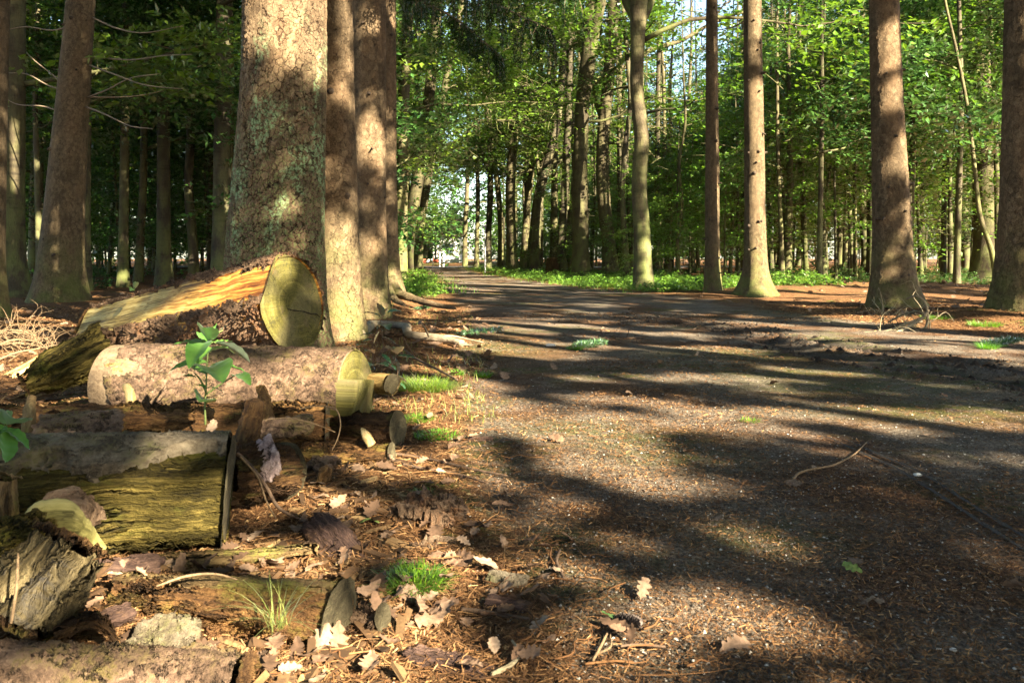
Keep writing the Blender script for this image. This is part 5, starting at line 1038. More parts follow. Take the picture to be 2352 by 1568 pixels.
def grass_patch(name, label, keep, n, d0, d1, hgt, seed, mat=None, wd=.004):
    r = np.random.default_rng(seed); c = scatter(n, d0, d1, keep, r); V, Q, T = blades(np.zeros(3), len(c), 0.001, hgt, wd, .8, r); V = V.reshape(len(c), -1, 3)+c[:, None]
    o = mesh(name, V.reshape(-1, 3), Q, mat or GRASS, smooth=False, attrs={'tint': T}); kind(o, 'stuff'); o['label'] = label; return o
vg_e = lambda x, y: sstep(-.5, .05, np.maximum(path_left(y)-x, x-path_right(y)))*sstep(2.4, .8, np.maximum(path_left(y)-x, x-path_right(y)))*(y > 12)
grass_patch('grass', 'thin grass fringe where the path meets the verges', vg_e, 34000, 12, 45, .13, 41, wd=.007)
grass_patch('grass', 'scattered yellowish grass blades on the litter beside the path', lambda x, y: (x < path_left(y)+.1)*(x > path_left(y)-1.3)*(fbm(v3(x*1.6, y*1.6), 3, 28) > .15), 14000, 2.6, 9, .05, 42, GRASS_Y, .0025)
def box(c, s): 
    c = np.array(c); s = np.array(s)/2; V = np.array([[i, j, k] for i in (-1, 1) for j in (-1, 1) for k in (-1, 1)])*s+c
    return V, np.array([[0, 1, 3, 2], [4, 6, 7, 5], [0, 4, 5, 1], [2, 3, 7, 6], [0, 2, 6, 4], [1, 5, 7, 3]])
# ------------------------------------------------------------ litter on the ground (nobody could count it)
def mat_tint(name, stops, rough=.9, trans=0.0):
    m = M(name); t = m.attr('tint').outputs['Fac']; n = m.noise(m.n('TexCoord').outputs['Object'], 160, 3, .6)
    c = m.ramp(t, stops); c = m.mix(m.rng(n, .35, .65, 0, .45), c, (.03, .02, .012)); m.done(c, rough, spec=.15); return m.m
NEED = mat_tint('dry_needles', [(0, (.030, .016, .008)), (.35, (.13, .060, .024)), (.7, (.30, .165, .070)), (1, (.50, .33, .17))])
GRAV = mat_tint('gravel_chips', [(0, (.05, .045, .04)), (.6, (.20, .18, .155)), (1, (.55, .52, .46))])
DEAD = mat_tint('dead_leaves', [(0, (.045, .026, .016)), (.4, (.14, .085, .055)), (.8, (.21, .14, .095)), (1, (.30, .215, .15))])
CLOD = mat_tint('mud_clods', [(0, (.014, .011, .010)), (1, (.06, .044, .034))])
def stuff(name, V, Q, T, mat, label, smooth=False):
    o = mesh(name, V, Q, mat, smooth=smooth, attrs={'tint': T}); kind(o, 'stuff'); o['label'] = label; return o
def needles(label, n, keep, seed, d0=.85, d1=9, ln=.026, wmin=.0011, lift=.010, tb=0.0):
    r = np.random.default_rng(seed); c = scatter(n, d0, d1, keep, r); K = len(c); a = r.random(K)*3.14; L = ln*(.5+r.random(K))*(1+.12*c[:, 1]); w = np.maximum(wmin, .0008*c[:, 1])
    dr = np.stack([np.cos(a), np.sin(a), r.normal(0, .22, K)], -1); s = np.stack([-np.sin(a), np.cos(a), r.normal(0, .4, K)], -1)*w[:, None]/2
    c = c+np.array([0, 0, 1.])*(lift*r.random(K)**2+.003)[:, None]; e = dr*L[:, None]/2; b = np.array([0, 0, 1.])*(L*.06*r.random(K))[:, None]
    V = np.stack([c-e-s, c-e+s, c+s+b, c-s+b, c+e+s, c+e-s], 1).reshape(-1, 3); i = np.arange(K)[:, None]*6
    Q = np.vstack([i+np.array([0, 1, 2, 3]), i+np.array([3, 2, 4, 5])]); t = np.clip(r.beta(2, 2.4, K)+tb+.12*fbm(v3(c[:, 0]*2, c[:, 1]*2), 2, 3), 0, 1)
    return stuff('needle_litter', V, Q, np.repeat(t, 6), NEED, label)
off = lambda x, y: 1-path_mask(x, y)
nd = lambda x, y: path_mask(x, y)*sstep(-.12, .35, fbm(v3(x*1.7, y*1.7), 3, 61))
needles('dry spruce needles lying thick on the ground beside the path', 190000, off, 51, ln=.0135, lift=.007)
needles('dry spruce needles drifted over the gravel path', 210000, lambda x, y: path_mask(x, y)*np.clip(.10+.6*nd(x, y)+.55*sstep(2.3, 1.5, y), 0, 1), 52, d1=8, ln=.0085, lift=.004, tb=-.12)
def chips(name, label, n, keep, seed, mat, s0, s1, d0=.85, d1=8, flat=.6, bias=1.0):
    r = np.random.default_rng(seed); c = scatter(n, d0, d1, keep, r); K = len(c)
    base = np.array([[1, 0, 0], [.2, .9, 0], [-.8, .5, 0], [-.7, -.7, 0], [.3, -.9, 0], [.1, .05, 1]])
    sz = (s0+(s1-s0)*r.random(K)**3)*(1+.05*c[:, 1]); a = r.random(K)*6.28; R = np.stack([np.stack([np.cos(a), -np.sin(a), 0*a], -1), np.stack([np.sin(a), np.cos(a), 0*a], -1), np.stack([0*a, 0*a, 1+0*a], -1)], 1)
    pv = base[None]*(1+r.normal(0, .25, (K, 6, 1)))*np.array([1, .8, flat]); V = np.einsum('kij,knj->kni', R, pv)*sz[:, None, None]+c[:, None]+np.array([0, 0, .002])
    i = np.arange(K)[:, None]*6; Tq = np.vstack([i+np.array([j, (j+1) % 5, 5]) for j in range(5)])
    return stuff(name, V.reshape(-1, 3), Tq, np.repeat(np.clip(r.random(K)**bias, 0, 1), 6), mat, label)
chips('gravel', 'small pale and grey stones strewn over the path', 9000, lambda x, y: path_mask(x, y)*.55+.05, 53, GRAV, .0011, .0045, bias=1.3)
chips('gravel', 'dark grit on the path surface', 26000, lambda x, y: path_mask(x, y), 54, GRAV, .0016, .004, d1=5, bias=2.6)
chips('rubble', 'clods of dark mud thrown up along the wheel ruts', 26000, lambda x, y: sum(np.exp(-((_seg_d(x, y, pl)-w*1.9)/(w*.9))**2) for pl, w, dp in RUTS)*(y > 2.5)*.5, 55, CLOD, .004, .022, d0=2.6, d1=12, flat=.8)
chips('rubble', 'crumbs of bark and rotten wood around the logs', 9000, lambda x, y: (x < path_left(y)-.05)*(x > -2.2)*(y < 3.4)*(.3+.7*(fbm(v3(x*5, y*5), 2, 9) > 0)), 56, mat_tint('wood_crumbs', [(0, (.018, .010, .006)), (.5, (.10, .055, .028)), (.85, (.24, .15, .07)), (1, (.42, .31, .15))]), .002, .011, d1=4, flat=.45)

def oak_outline(r, n=34):
    t = np.linspace(0, 1, n); k = r.uniform(3.2, 4.6); ph = r.random()*6; lob = .80+.18*np.sin(t*6.28*k+ph)*(1+.3*r.normal())+.06*np.sin(t*6.28*k*2.3); w = np.sin(pi*(.04+.94*t)**.8)**.7*lob*(1+.10*np.cumsum(r.normal(0, .35, n))*.4); w = np.clip(w, .06, 1.2); return t, w
def dead_leaf_geo(r, L):
    t, w = oak_outline(r); n = len(t); wd = L*.29*(.8+.5*r.random()); c1, c2 = r.normal(0, .5), r.normal(0, .35)
    cols = []
    for q in (-1, -.5, 0, .5, 1):
        X = (t-.5)*L; Y = w*wd*q; Z = .18*L*c1*(2*t-1)**2+.5*abs(q)**1.5*wd*(c2+.35)*w+.03*L*np.sin(t*9+q*3+r.random()*6)
        cols.append(np.stack([X, Y, Z], -1))
    return np.stack(cols, 1).reshape(-1, 3), grid_faces(n, 5, False)
def rot3(r, tilt):
    a = r.random()*6.28; b, c = r.normal(0, tilt, 2)
    return np.array([[cos(a), -sin(a), 0], [sin(a), cos(a), 0], [0, 0, 1]]) @ np.array([[1, 0, 0], [0, cos(b), -sin(b)], [0, sin(b), cos(b)]]) @ np.array([[cos(c), 0, sin(c)], [0, 1, 0], [-sin(c), 0, cos(c)]])
def leaf_litter(label, n, keep, seed, d0, d1, L0, L1, tint=(0, 1)):
    r = np.random.default_rng(seed); c = scatter(n, d0, d1, keep, r); bank = [dead_leaf_geo(r, 1.0) for _ in range(14)]; Vs, Qs, Ts, off_ = [], [], [], 0
    for p in c:
        V, Q = bank[r.integers(14)]; L = r.uniform(L0, L1); V = (V*L)@rot3(r, .35).T+p+np.array([0, 0, .006+.012*r.random()]); Vs.append(V); Qs.append(Q+off_); off_ += len(V); Ts.append(np.full(len(V), r.uniform(*tint)))
    return stuff('leaf_litter', np.vstack(Vs), np.vstack(Qs), np.concatenate(Ts), DEAD, label, True)
leaf_litter('dead brown leaves scattered on the litter around the logs', 900, lambda x, y: (x < path_left(y)+.05)*(.25+.75*(fbm(v3(x*3, y*3), 2, 12) > .05)), 61, 1.0, 4.2, .02, .055)
leaf_litter('dead leaves along the left side of the path farther back', 1100, lambda x, y: (x < path_left(y)+.2)*.8, 62, 3.6, 14, .05, .10, (.2, 1))
leaf_litter('dead leaves covering the mound on the right', 2600, lambda x, y: (x > path_right(y))*(.15+.85*np.exp(-((x-6.4)/2.6)**2-((y-12)/2)**2)), 63, 6.5, 20, .06, .12, (.2, 1))
leaf_litter('few torn leaf scraps on the open path', 150, lambda x, y: path_mask(x, y)*.8, 64, 1.2, 14, .02, .06, (.3, 1))
def twig_litter(label, n, keep, seed, d0, d1):
    r = np.random.default_rng(seed); c = scatter(n, d0, d1, keep, r); A = Acc(); tt = []
    for p in c:
        a = r.random()*6.28; L = r.uniform(.03, .13)*(1+.08*p[1]); h = np.array([cos(a), sin(a), 0]); s = np.array([-h[1], h[0], 0])*L; rb = r.uniform(.0005, .0015)*(1+.15*p[1])
        q = p+np.array([0, 0, .008+.006*r.random()]); V, Q, T, gc = tube([q-h*L/2, q-h*L*.2+s*r.normal(0, .08), q+h*L*.05+s*r.normal(0, .1)+np.array([0, 0, .004]), q+h*L*.3+s*r.normal(0, .12), q+h*L/2+s*r.normal(0, .12)+np.array([0, 0, r.uniform(0, .012)])], [rb, rb, rb*.9, rb*.7, rb*.3], 5, 11); A.add(V, Q, T, tint=np.full(len(V), r.uniform(.08, .62)))
    o = A.build('twig_litter', NEED); kind(o, 'stuff'); o['label'] = label; return o
twig_litter('thin broken twigs in the litter around the logs', 420, lambda x, y: (x < path_left(y)+.15)*.9+.03, 71, .95, 4.5)
twig_litter('thin broken twigs on the forest floor farther back', 520, lambda x, y: (1-path_mask(x, y))*.8+.06, 72, 4, 16)

r = np.random.default_rng(101); Vs, Ts, Vn, Tn, Ql, off_ = [], [], [], [], [], 0; Vl, Tl = [], []; bank = [dead_leaf_geo(r, 1.0) for _ in range(10)]
for k in range(15000):
    d = math.exp(r.uniform(math.log(.98), math.log(3.2))); x = d*r.uniform(-.68, -.13)
    if x > path_left(d)-.02: continue
    if 2.42 < d < 2.72 and -1.3 < x < -.5 and r.random() < .8: continue      # little lies on the round pinkish log
    z, nm = drop(x, d)
    if nm is not None and nm.z < .55: continue
    c = np.array([x, d, z]); a = r.random()*6.28; h = np.array([cos(a), sin(a), r.normal(0, .18)]); s = np.array([-sin(a), cos(a), r.normal(0, .3)])
    if k % 3:                                                            # needles
        L = .004+.008*r.random(); w = .0005+.0002*d; c = c+[0, 0, .002+.008*r.random()**2]; Vn.append(np.array([c-h*L-s*w, c+h*L-s*w, c+h*L+s*w, c-h*L+s*w])); Tn.append(np.full(4, r.beta(2, 2)))
    elif k % 60 == 0:                                                    # torn leaves
        V, Q = bank[r.integers(10)]; V = (V*r.uniform(.02, .06))@rot3(r, .4).T+c+[0, 0, .010]; Vl.append(V); Ql.append(Q+off_); off_ += len(V); Tl.append(np.full(len(V), r.uniform(.1, .9)))
    else:                                                                # splinters and chips
        L = .004+.028*r.random()**2.5; w = L*r.uniform(.10, .30); t_ = w*r.uniform(.2, .6); u = nrm(np.cross(h, s)); s = nrm(s); h = nrm(h); c = c+[0, 0, t_+.002]
        V, Q = box((0, 0, 0), (2, 2, 2)); V = V*(1+r.normal(0, .18, (8, 3))); Vs.append(c+V[:, :1]*h*L+V[:, 1:2]*s*w+V[:, 2:3]*u*t_); Ts.append(np.full(8, np.clip(r.beta(1.6, 2.2), 0, 1)))
n8 = np.arange(len(Vs))[:, None]*8; stuff('wood_chips', np.vstack(Vs), np.vstack([n8+q for q in box((0, 0, 0), (1, 1, 1))[1]]), np.concatenate(Ts), mat_tint('split_chips', [(0, (.016, .009, .005)), (.45, (.085, .048, .024)), (.8, (.22, .14, .065)), (1, (.40, .29, .13))]), 'splinters and bark chips lying over the rotting logs')
stuff('needle_litter', np.vstack(Vn), np.arange(len(Vn)*4).reshape(-1, 4), np.concatenate(Tn), NEED, 'dry needles caught on the rotting logs'); stuff('leaf_litter', np.vstack(Vl), np.vstack(Ql), np.concatenate(Tl), DEAD, 'torn dead leaves lying among the rotting logs', True)

# bicycle tyre marks: shallow dark lines pressed into the path
TRK = mat_plain('tyre_mark_soil', (.012, .010, .009), (.035, .028, .024), 120)
for pl in ([(2352+120, 1345), (2352, 1268), (2200, 1165), (2100, 1105), (2000, 1050), (1900, 1005), (1840, 985)], [(2352+120, 1305), (2352, 1235), (2200, 1140), (2100, 1083), (2000, 1035), (1920, 998)]):
    c = resample([G(*p) for p in pl], 260); t = nrm(np.gradient(c, axis=0)); s = np.stack([t[:, 1], -t[:, 0], 0*t[:, 0]], -1); k = np.arange(260)*.13
    w = .0062*(1+.5*fbm(np.stack([k, 0*k, 0*k], -1), 3, int(pl[0][1])))*np.clip(np.minimum(np.arange(260), 259-np.arange(260))/60, .1, 1)
    V = np.stack([c-s*w[:, None], c+s*w[:, None]], 1); V[..., 2] = terrain(V[..., 0], V[..., 1])+.006
    kind(mesh('tyre_track', V.reshape(-1, 3), grid_faces(260, 2, False), TRK), 'structure')

# ------------------------------------------------------------ single things lying about
def gpt(px, py, dz=0.0):
    d = H*FPX/(py-HY)
    for _ in range(3): z = ground_z((px-CX)/FPX*d, d); d = (H-z-dz)*FPX/(py-HY)
    return P(px, py, d)
def ground_stick(name, label, pts, rad, mat, cat, ns=9, n=40, rough=.12, dz=.008, group=None, side=()):
    p = [gpt(x, y, dz) for x, y in pts]; root = None
    V, Q, T, gc = tube(p, rad, ns, n, rough, int(pts[0][0]) % 91); A = Acc(); A.add(V, Q, T, gc=gc)
    for sp, sr in side: A.tube([gpt(x, y, h) for x, y, h in sp], sr, 6, 12, .1, 3)
    o = A.build(name, mat, loc=tuple(p[0])); return tag(o, label, cat, group)
BRANCH = mat_beech('dead_branch_bark', ((.07, .055, .038), (.17, .135, .095), (.28, .23, .165)), .15)
TAN = mat_plain('dry_tan_twig', (.085, .055, .030), (.22, .15, .085), 120)
DKT = mat_plain('dark_twig', (.035, .022, .015), (.12, .078, .05), 60)
ground_stick('fallen_branch', 'thick grey fallen branch lying behind the dark green sprout', [(828, 768), (850, 752), (875, 744), (905, 746), (935, 758), (965, 772), (1005, 776), (1035, 782), (1062, 788)], [.030, .029, .028, .027, .026, .025, .024, .022, .020], BRANCH, 'branch', 14, 60, .08, .03,
             side=[([(1000, 776, .03), (1040, 772, .03), (1110, 786, .01)], [.009, .007, .003]), ([(985, 772, .04), (975, 752, .10), (968, 742, .13)], [.007, .006, .003])])
ground_stick('twig', 'long thin tan twig lying alone on the dark gravel', [(1822, 1100), (1834, 1086), (1860, 1078), (1905, 1070), (1950, 1050), (1990, 1016)], [.0032, .0032, .003, .0028, .0024, .0016], TAN, 'twig')
ground_stick('twig', 'long brown twig running from the rotten logs out toward the path', [(905, 1042), (960, 1050), (1020, 1062), (1090, 1078), (1165, 1092)], [.005, .0045, .004, .0035, .002], DKT, 'twig', side=[([(985, 1055, .008), (992, 1040, .03)], [.003, .001])])
ground_stick('twig', 'second brown twig just below the long one by the rotten logs', [(925, 1066), (985, 1078), (1050, 1088), (1120, 1110)], [.004, .004, .003, .002], DKT, 'twig')
ground_stick('twig', 'crooked upright twig with a kink at the edge of the needles', [(1286, 1262), (1278, 1290), (1290, 1315), (1296, 1338)], [.0025, .0032, .003, .002], DKT, 'twig')
ground_stick('twig', 'curved twig forking near the bottom edge below the green leaf', [(1362, 1515), (1380, 1482), (1396, 1450)], [.002, .0024, .0014], TAN, 'twig', side=[([(1372, 1500, .006), (1392, 1492, .01), (1402, 1455, .008)], [.0018, .0016, .001])])
ground_stick('twig', 'straight reddish twig lying level near the bottom edge', [(1425, 1482), (1475, 1480), (1528, 1484)], [.0022, .0022, .0018], DKT, 'twig')
ground_stick('twig', 'hooked grey twig beside the broad dark bark piece', [(1130, 1548), (1180, 1520), (1192, 1495), (1176, 1470)], [.0035, .003, .0025, .0018], BRANCH, 'twig')
ground_stick('twig', 'reddish stick behind the broad dark bark piece', [(1060, 1398), (1110, 1404), (1160, 1412), (1215, 1420)], [.0035, .0035, .003, .002], DKT, 'twig')
ground_stick('twig', 'dark bare twig running down from the sprout to the path', [(880, 775), (925, 800), (965, 828), (1005, 848), (1050, 872)], [.003, .004, .005, .005, .004], DKT, 'twig', dz=.05, side=[([(950, 815, .05), (935, 790, .12), (925, 770, .16)], [.003, .002, .001]), ([(1000, 846, .04), (960, 836, .05), (925, 830, .06)], [.003, .002, .001])])
ground_stick('twig', 'dark stick at the foot of the S-curved beech row on the path', [(1400, 770), (1440, 776), (1490, 772)], [.006, .006, .003], DKT, 'twig', side=[([(1440, 774, .01), (1446, 752, .12)], [.004, .002])])
stick('twig', 'pale bent root hooking down in front of the stepped olive end', [(690, 938, 2.06), (735, 932, 2.06), (772, 940, 2.06), (782, 968, 2.05), (776, 1005, 2.05), (762, 1035, 2.05)], [.0016, .0018, .0018, .0018, .0016, .001], TAN, 'twig', 7, 40)
stick('twig', 'thin pale twig lying across the rotten log above the bark plate', [(600, 965, 2.02), (660, 960, 2.02), (720, 972, 2.03), (770, 992, 2.03)], [.0015, .0016, .0014, .001], TAN, 'twig', 7, 30)
stick('twig', 'long dark twig sloping down across the small split block', [(545, 1040, 1.62), (580, 1075, 1.61), (612, 1118, 1.60), (640, 1165, 1.60), (690, 1192, 1.60)], [.004, .004, .0038, .0035, .002], DKT, 'twig', 7, 40)
stick('twig', 'thin spiny twig hanging beside the long dark one', [(552, 1048, 1.58), (592, 1095, 1.57), (612, 1150, 1.57), (634, 1190, 1.58)], [.002, .002, .002, .0012], TAN, 'twig', 7, 30)
stick('twig', 'thin twig leaning upright against the torn stump at the left border', [(26, 1430, 1.02), (38, 1350, 1.03), (42, 1270, 1.05)], [.002, .002, .0014], TAN, 'twig', 7, 24)
stick('twig', 'forked pale twig arching over the slab behind the nearest rotten log', [(360, 1345, 1.16), (430, 1322, 1.17), (500, 1318, 1.18), (545, 1330, 1.18)], [.0016, .002, .0018, .001], TAN, 'twig', 7, 24)
# dead brush on the right bank and the sunlit brush pile on the left
def brush(name, label, cat, base, strands, mat, extra=0, seed=1, spread=None, thin=1.0):
    r = np.random.default_rng(seed); root = thing(name, label, cat, base); 
    for i, (pts, rad) in enumerate(strands):
        Acc().tube(pts, [q*(.55+.45*thin) for q in rad], 8, 36, .25, i).build('branch', mat, root, loc=root.location)
    if extra:
        A = Acc()
        for _ in range(extra):
            st = strands[r.integers(len(strands))][0]; c = resample(st, 20); k = r.integers(3, 19); d = r.normal(0, 1, 3)*np.array([1, .6, .7]); d[2] = abs(d[2]); L = spread*(.4+r.random()); e = c[k]+d/np.linalg.norm(d)*L
            A.tube([c[k], c[k]+(e-c[k])*.35+r.normal(0, .09*L, 3), c[k]+(e-c[k])*.7+r.normal(0, .12*L, 3), e-np.array([0, 0, .15*L])], [.0035*thin, .003*thin, .002*thin, .001*thin], 5, 10)
        A.build('fine_twigs', mat, root, loc=root.location)
    return root
Pd = lambda l, d: [P(x, y, d+dd) for x, y, dd in l]
brush('dead_brush', 'bleached dead brush curling up beside the large rough spruce', 'brush', gpt(2080, 765), [
    (Pd([(1908, 742, .3), (1960, 748, .2), (2020, 750, .1), (2070, 744, 0), (2118, 738, 0)], 6.2), [.018, .02, .018, .014, .008]), (Pd([(2082, 686, .1), (2108, 680, 0), (2124, 694, 0), (2130, 722, 0), (2128, 748, 0), (2112, 768, 0), (2096, 778, -.1)], 6.1), [.006, .008, .010, .011, .011, .010, .006]),
    (Pd([(2052, 768, -.1), (2090, 748, 0), (2126, 722, .1), (2134, 712, .1)], 6.0), [.014, .014, .012, .008]), (Pd([(2040, 740, .1), (2075, 722, .1), (2110, 716, 0), (2132, 732, 0), (2136, 760, 0)], 6.1), [.007, .008, .008, .007, .004]),
    (Pd([(1985, 765, -.1), (2040, 760, 0), (2085, 742, 0), (2120, 728, 0)], 6.0), [.012, .012, .010, .006]), (Pd([(2030, 748, 0), (2026, 726, 0), (2024, 712, 0)], 6.2), [.006, .005, .003])], BRANCH, 50, 3, .22, .85)
brush('brush_pile', 'sunlit pile of thin bare twigs at the left border behind the splintered log', 'brush', gpt(40, 850), [
    (Pd([(-60, 812, 0), (0, 792, 0), (50, 788, .1), (110, 800, .1)], 4.0), [.006, .007, .007, .004]), (Pd([(-40, 780, 0), (10, 764, 0), (60, 768, 0), (100, 800, 0)], 4.1), [.004, .005, .005, .003]), (Pd([(-30, 840, -.2), (30, 812, -.1), (90, 800, 0), (140, 790, 0)], 3.9), [.005, .006, .006, .003]),
    (Pd([(20, 830, 0), (60, 800, 0), (80, 770, .1), (66, 758, .1)], 4.0), [.004, .004, .004, .002]), (Pd([(-20, 800, 0), (30, 780, .1), (80, 784, .1), (120, 812, 0)], 3.8), [.004, .005, .004, .002]), (Pd([(-50, 770, 0), (0, 760, 0), (40, 758, 0), (90, 776, 0)], 4.2), [.003, .004, .004, .002])], TAN, 110, 5, .17, .42)
Pk = Log('wood_plank', 'bright split plank catching full sun beyond the splintered log end', P(20, 868, 3.62), P(176, 782, 3.95), .035, .03, rough=.15, seed=131, nl=90, nt=40, prof=lambda th, t: .5+.6*np.abs(np.cos(th)))
Pk.side('wood', WD_PALE, jag=.12); Pk.end('end_grain', WD_PALE, 1.0)

def one_leaf(name, label, c, L, mat, seed, tint=.6, tilt=.3, cat='leaf', group=None, up=.012):
    r = np.random.default_rng(seed); V, Q = dead_leaf_geo(r, L); V = V@rot3(r, tilt).T
    o = mesh(name, V, Q, mat, attrs={'tint': np.full(len(V), tint)}, local=True); o.location = np.array(c)+[0, 0, up]; return tag(o, label, cat, group)
GRN = mat_tint('fallen_green_leaf', [(0, (.03, .09, .03)), (1, (.16, .22, .06))])
one_leaf('fallen_leaf', 'pale green lobed leaf lying alone on the gravel', gpt(1958, 1316), .034, GRN, 3, .9, .35)
one_leaf('fallen_leaf', 'dark green leaf lying next to the pine cone', gpt(1402, 1430), .030, GRN, 5, .2, .2)
one_leaf('fallen_leaf', 'yellow green leaf between the two dark bark pieces', gpt(842, 1205), .05, GRN, 8, 1.0, .2)
one_leaf('fallen_leaf', 'pale yellow leaf beside the broad dark bark piece', gpt(1135, 1500), .028, DEAD, 9, 1.0, .2)
one_leaf('fallen_leaf', 'pinkish leaf standing on edge in front of the nearest rotten log', gpt(738, 1500), .045, DEAD, 12, .85, 1.0, up=.02)
one_leaf('fallen_leaf', 'whitish torn leaf flat on the gravel close to the bottom edge', gpt(1690, 1500), .05, DEAD, 13, .7, .15)
one_leaf('fallen_leaf', 'grey brown oak leaf at the path edge right of the bark trough', gpt(1112, 1215), .06, DEAD, 14, .75, .2)
one_leaf('fallen_leaf', 'tan leaf curled on the rotten log below the seedling', P(485, 985, 2.02), .05, DEAD, 15, .95, .4, up=0)
for i, (x, y, L, t, lab) in enumerate([(845, 1372, .085, .8, 'large tan oak leaf, leftmost of the cluster below the moss tuft'), (905, 1385, .08, .9, 'large tan oak leaf in the middle of the cluster below the moss tuft'), (960, 1405, .09, .85, 'broad lobed oak leaf at the lower right of the brown cluster'), (1015, 1425, .085, .95, 'pale oak leaf at the right end of the brown cluster'),
                                       (985, 1440, .07, .6, 'darker oak leaf half under the pale one at the cluster end'), (870, 1345, .06, .7, 'small upright oak leaf above the brown cluster'), (940, 1372, .065, 1.0, 'lightest oak leaf at the top of the brown cluster'),
                                       (735, 1150, .07, .75, 'oak leaf nearest the small split block in the grey leaf patch'), (775, 1165, .075, .85, 'pale oak leaf in the middle of the grey leaf patch'), (815, 1150, .06, .95, 'whitish oak leaf on the upper side of the grey leaf patch'), (845, 1178, .07, .7, 'brown oak leaf at the right end of the grey leaf patch'), (745, 1192, .06, .5, 'dark oak leaf at the lower side of the grey leaf patch'),
                                       (285, 1308, .04, .95, 'small pale leaf on the dark bark clump'), (265, 1335, .035, 1.0, 'tiny white leaf scrap left of the nearest rotten log'), (325, 1330, .035, .9, 'tiny pale leaf scrap touching the nearest rotten log'), (985, 965, .07, .8, 'leaf lying by the moss cushion in the leaf drift'), (1020, 950, .06, .9, 'light leaf at the path side of the leaf drift'), (1040, 935, .05, .95, 'upright orange leaf next to the dense grass tuft')]):
    one_leaf('oak_leaf', lab, gpt(x, y) if y < 1300 or x > 700 else P(x, y, 1.24), L*.64, DEAD, 30+i, t*.85, .45, 'dead leaf', 'dead oak leaves lying singly')
# pine cone, white stone
def cone():
    root = thing('pine_cone', 'small dark pine cone lying on the needles beside the green leaf', 'pine cone', gpt(1440, 1440)); A = Acc(); c0 = np.array(root.location)+[0, 0, .009]; ax = nrm(np.array([.8, -.45, .1])); e1 = nrm(np.cross(ax, [0, 0, 1.])); e2 = np.cross(ax, e1)
    A.tube([c0-ax*.02, c0, c0+ax*.02], [.003, .007, .003], 8, 10)
    for i in range(90):
        f = i/89; a = i*2.4; rr = .0085*np.sin(pi*(.12+.82*f))**.7; b = c0+ax*(f-.5)*.042; o = e1*cos(a)+e2*sin(a); s = np.cross(ax, o)
        p = b+o*rr*.5; t = b+o*(rr+.0035)-ax*-.003; V = np.array([p-s*.0035, p+s*.0035, t+s*.0028, t-s*.0028, p-s*.002-ax*.002, p+s*.002-ax*.002]); A.add(V, np.array([[0, 1, 2, 3], [3, 2, 5, 4]]), gc=V*0)
    A.build('scales', mat_plain('cone_scales', (.035, .025, .02), (.17, .14, .13), 200), root, loc=root.location, smooth=False)
cone()
def stone(label, c, s, mat, seed):
    import bmesh
    bm = bmesh.new(); bmesh.ops.create_icosphere(bm, subdivisions=3, radius=1); V = np.array([v.co for v in bm.verts]); F = np.array([[v.index for v in f.verts] for f in bm.faces]); bm.free()
    V = V*(1+.25*fbm(V*1.4+seed, 3, seed))[:, None]*np.array(s)*np.array([1, .8, .55]); o = mesh('pebble', V, F, mat, local=True); o.location = np.array(c)+[0, 0, s[2]*.3]; return tag(o, label, 'pebble')
WHT = mat_plain('white_pebble', (.45, .42, .36), (.68, .65, .60), 90)
stone('bright white pebble on the dark gravel above the tyre marks', gpt(2108, 1092), (.010, .010, .009), WHT, 3)
stone('small white pebble near the lower right corner', gpt(2190, 1493), (.005, .005, .004), WHT, 5)
stone('pale flat pebble where the two sun streaks meet on the path', gpt(1265, 795), (.03, .03, .02), WHT, 7)

# spruce sprigs lying green on the litter
def sprig(label, c, yaw, L, seed):
    r = np.random.default_rng(seed); root = thing('spruce_sprig', label, 'spruce sprig', c); A = Acc(); Vs, Qs, Ts, o_ = [], [], [], 0; h = np.array([cos(yaw), sin(yaw), .12]); s = np.array([-h[1], h[0], 0])
    ax = [(np.array(c), np.array(c)+h*L)]+[(np.array(c)+h*L*f, np.array(c)+h*L*f+nrm(h*.7+s*sg)*L*.4*(1-.5*f)) for f in (.2, .35, .5, .65, .8) for sg in (-1, 1)]
    for a, b in ax:
        A.tube([a, (a+b)/2+[0, 0, .006], b], [.003, .002, .001], 5, 6); n = 90; t = r.random(n); p = a+(b-a)*t[:, None]+[0, 0, .008]; d = nrm(b-a)*.6+r.normal(0, .6, (n, 3)); V, Q = leaf_quads(p, d, r.normal(0, 1, (n, 3)), np.full(n, .028), np.full(n, .004)); Vs.append(V); Qs.append(Q+o_); o_ += len(V); Ts.append(np.repeat(r.random(n), 4))
    A.build('twig', DKT, root, loc=root.location); mesh('needles', np.vstack(Vs), np.vstack(Qs), mat_leaf('fresh_needles', (.02, .07, .02), (.08, .16, .05), .2), root, loc=root.location, smooth=False, attrs={'tint': np.concatenate(Ts)})
sprig('dark green spruce sprig beside the grey fallen branch', gpt(1040, 768), -.4, .35, 1); sprig('sunlit spruce sprig on the path near the muddy ruts', gpt(1300, 798), .1, .25, 2)
sprig('small spruce sprig at the foot of the spruce with the long root', gpt(945, 712), .5, .22, 3); sprig('green spruce sprig on the bank near the right border', gpt(2245, 795), .2, .3, 4)

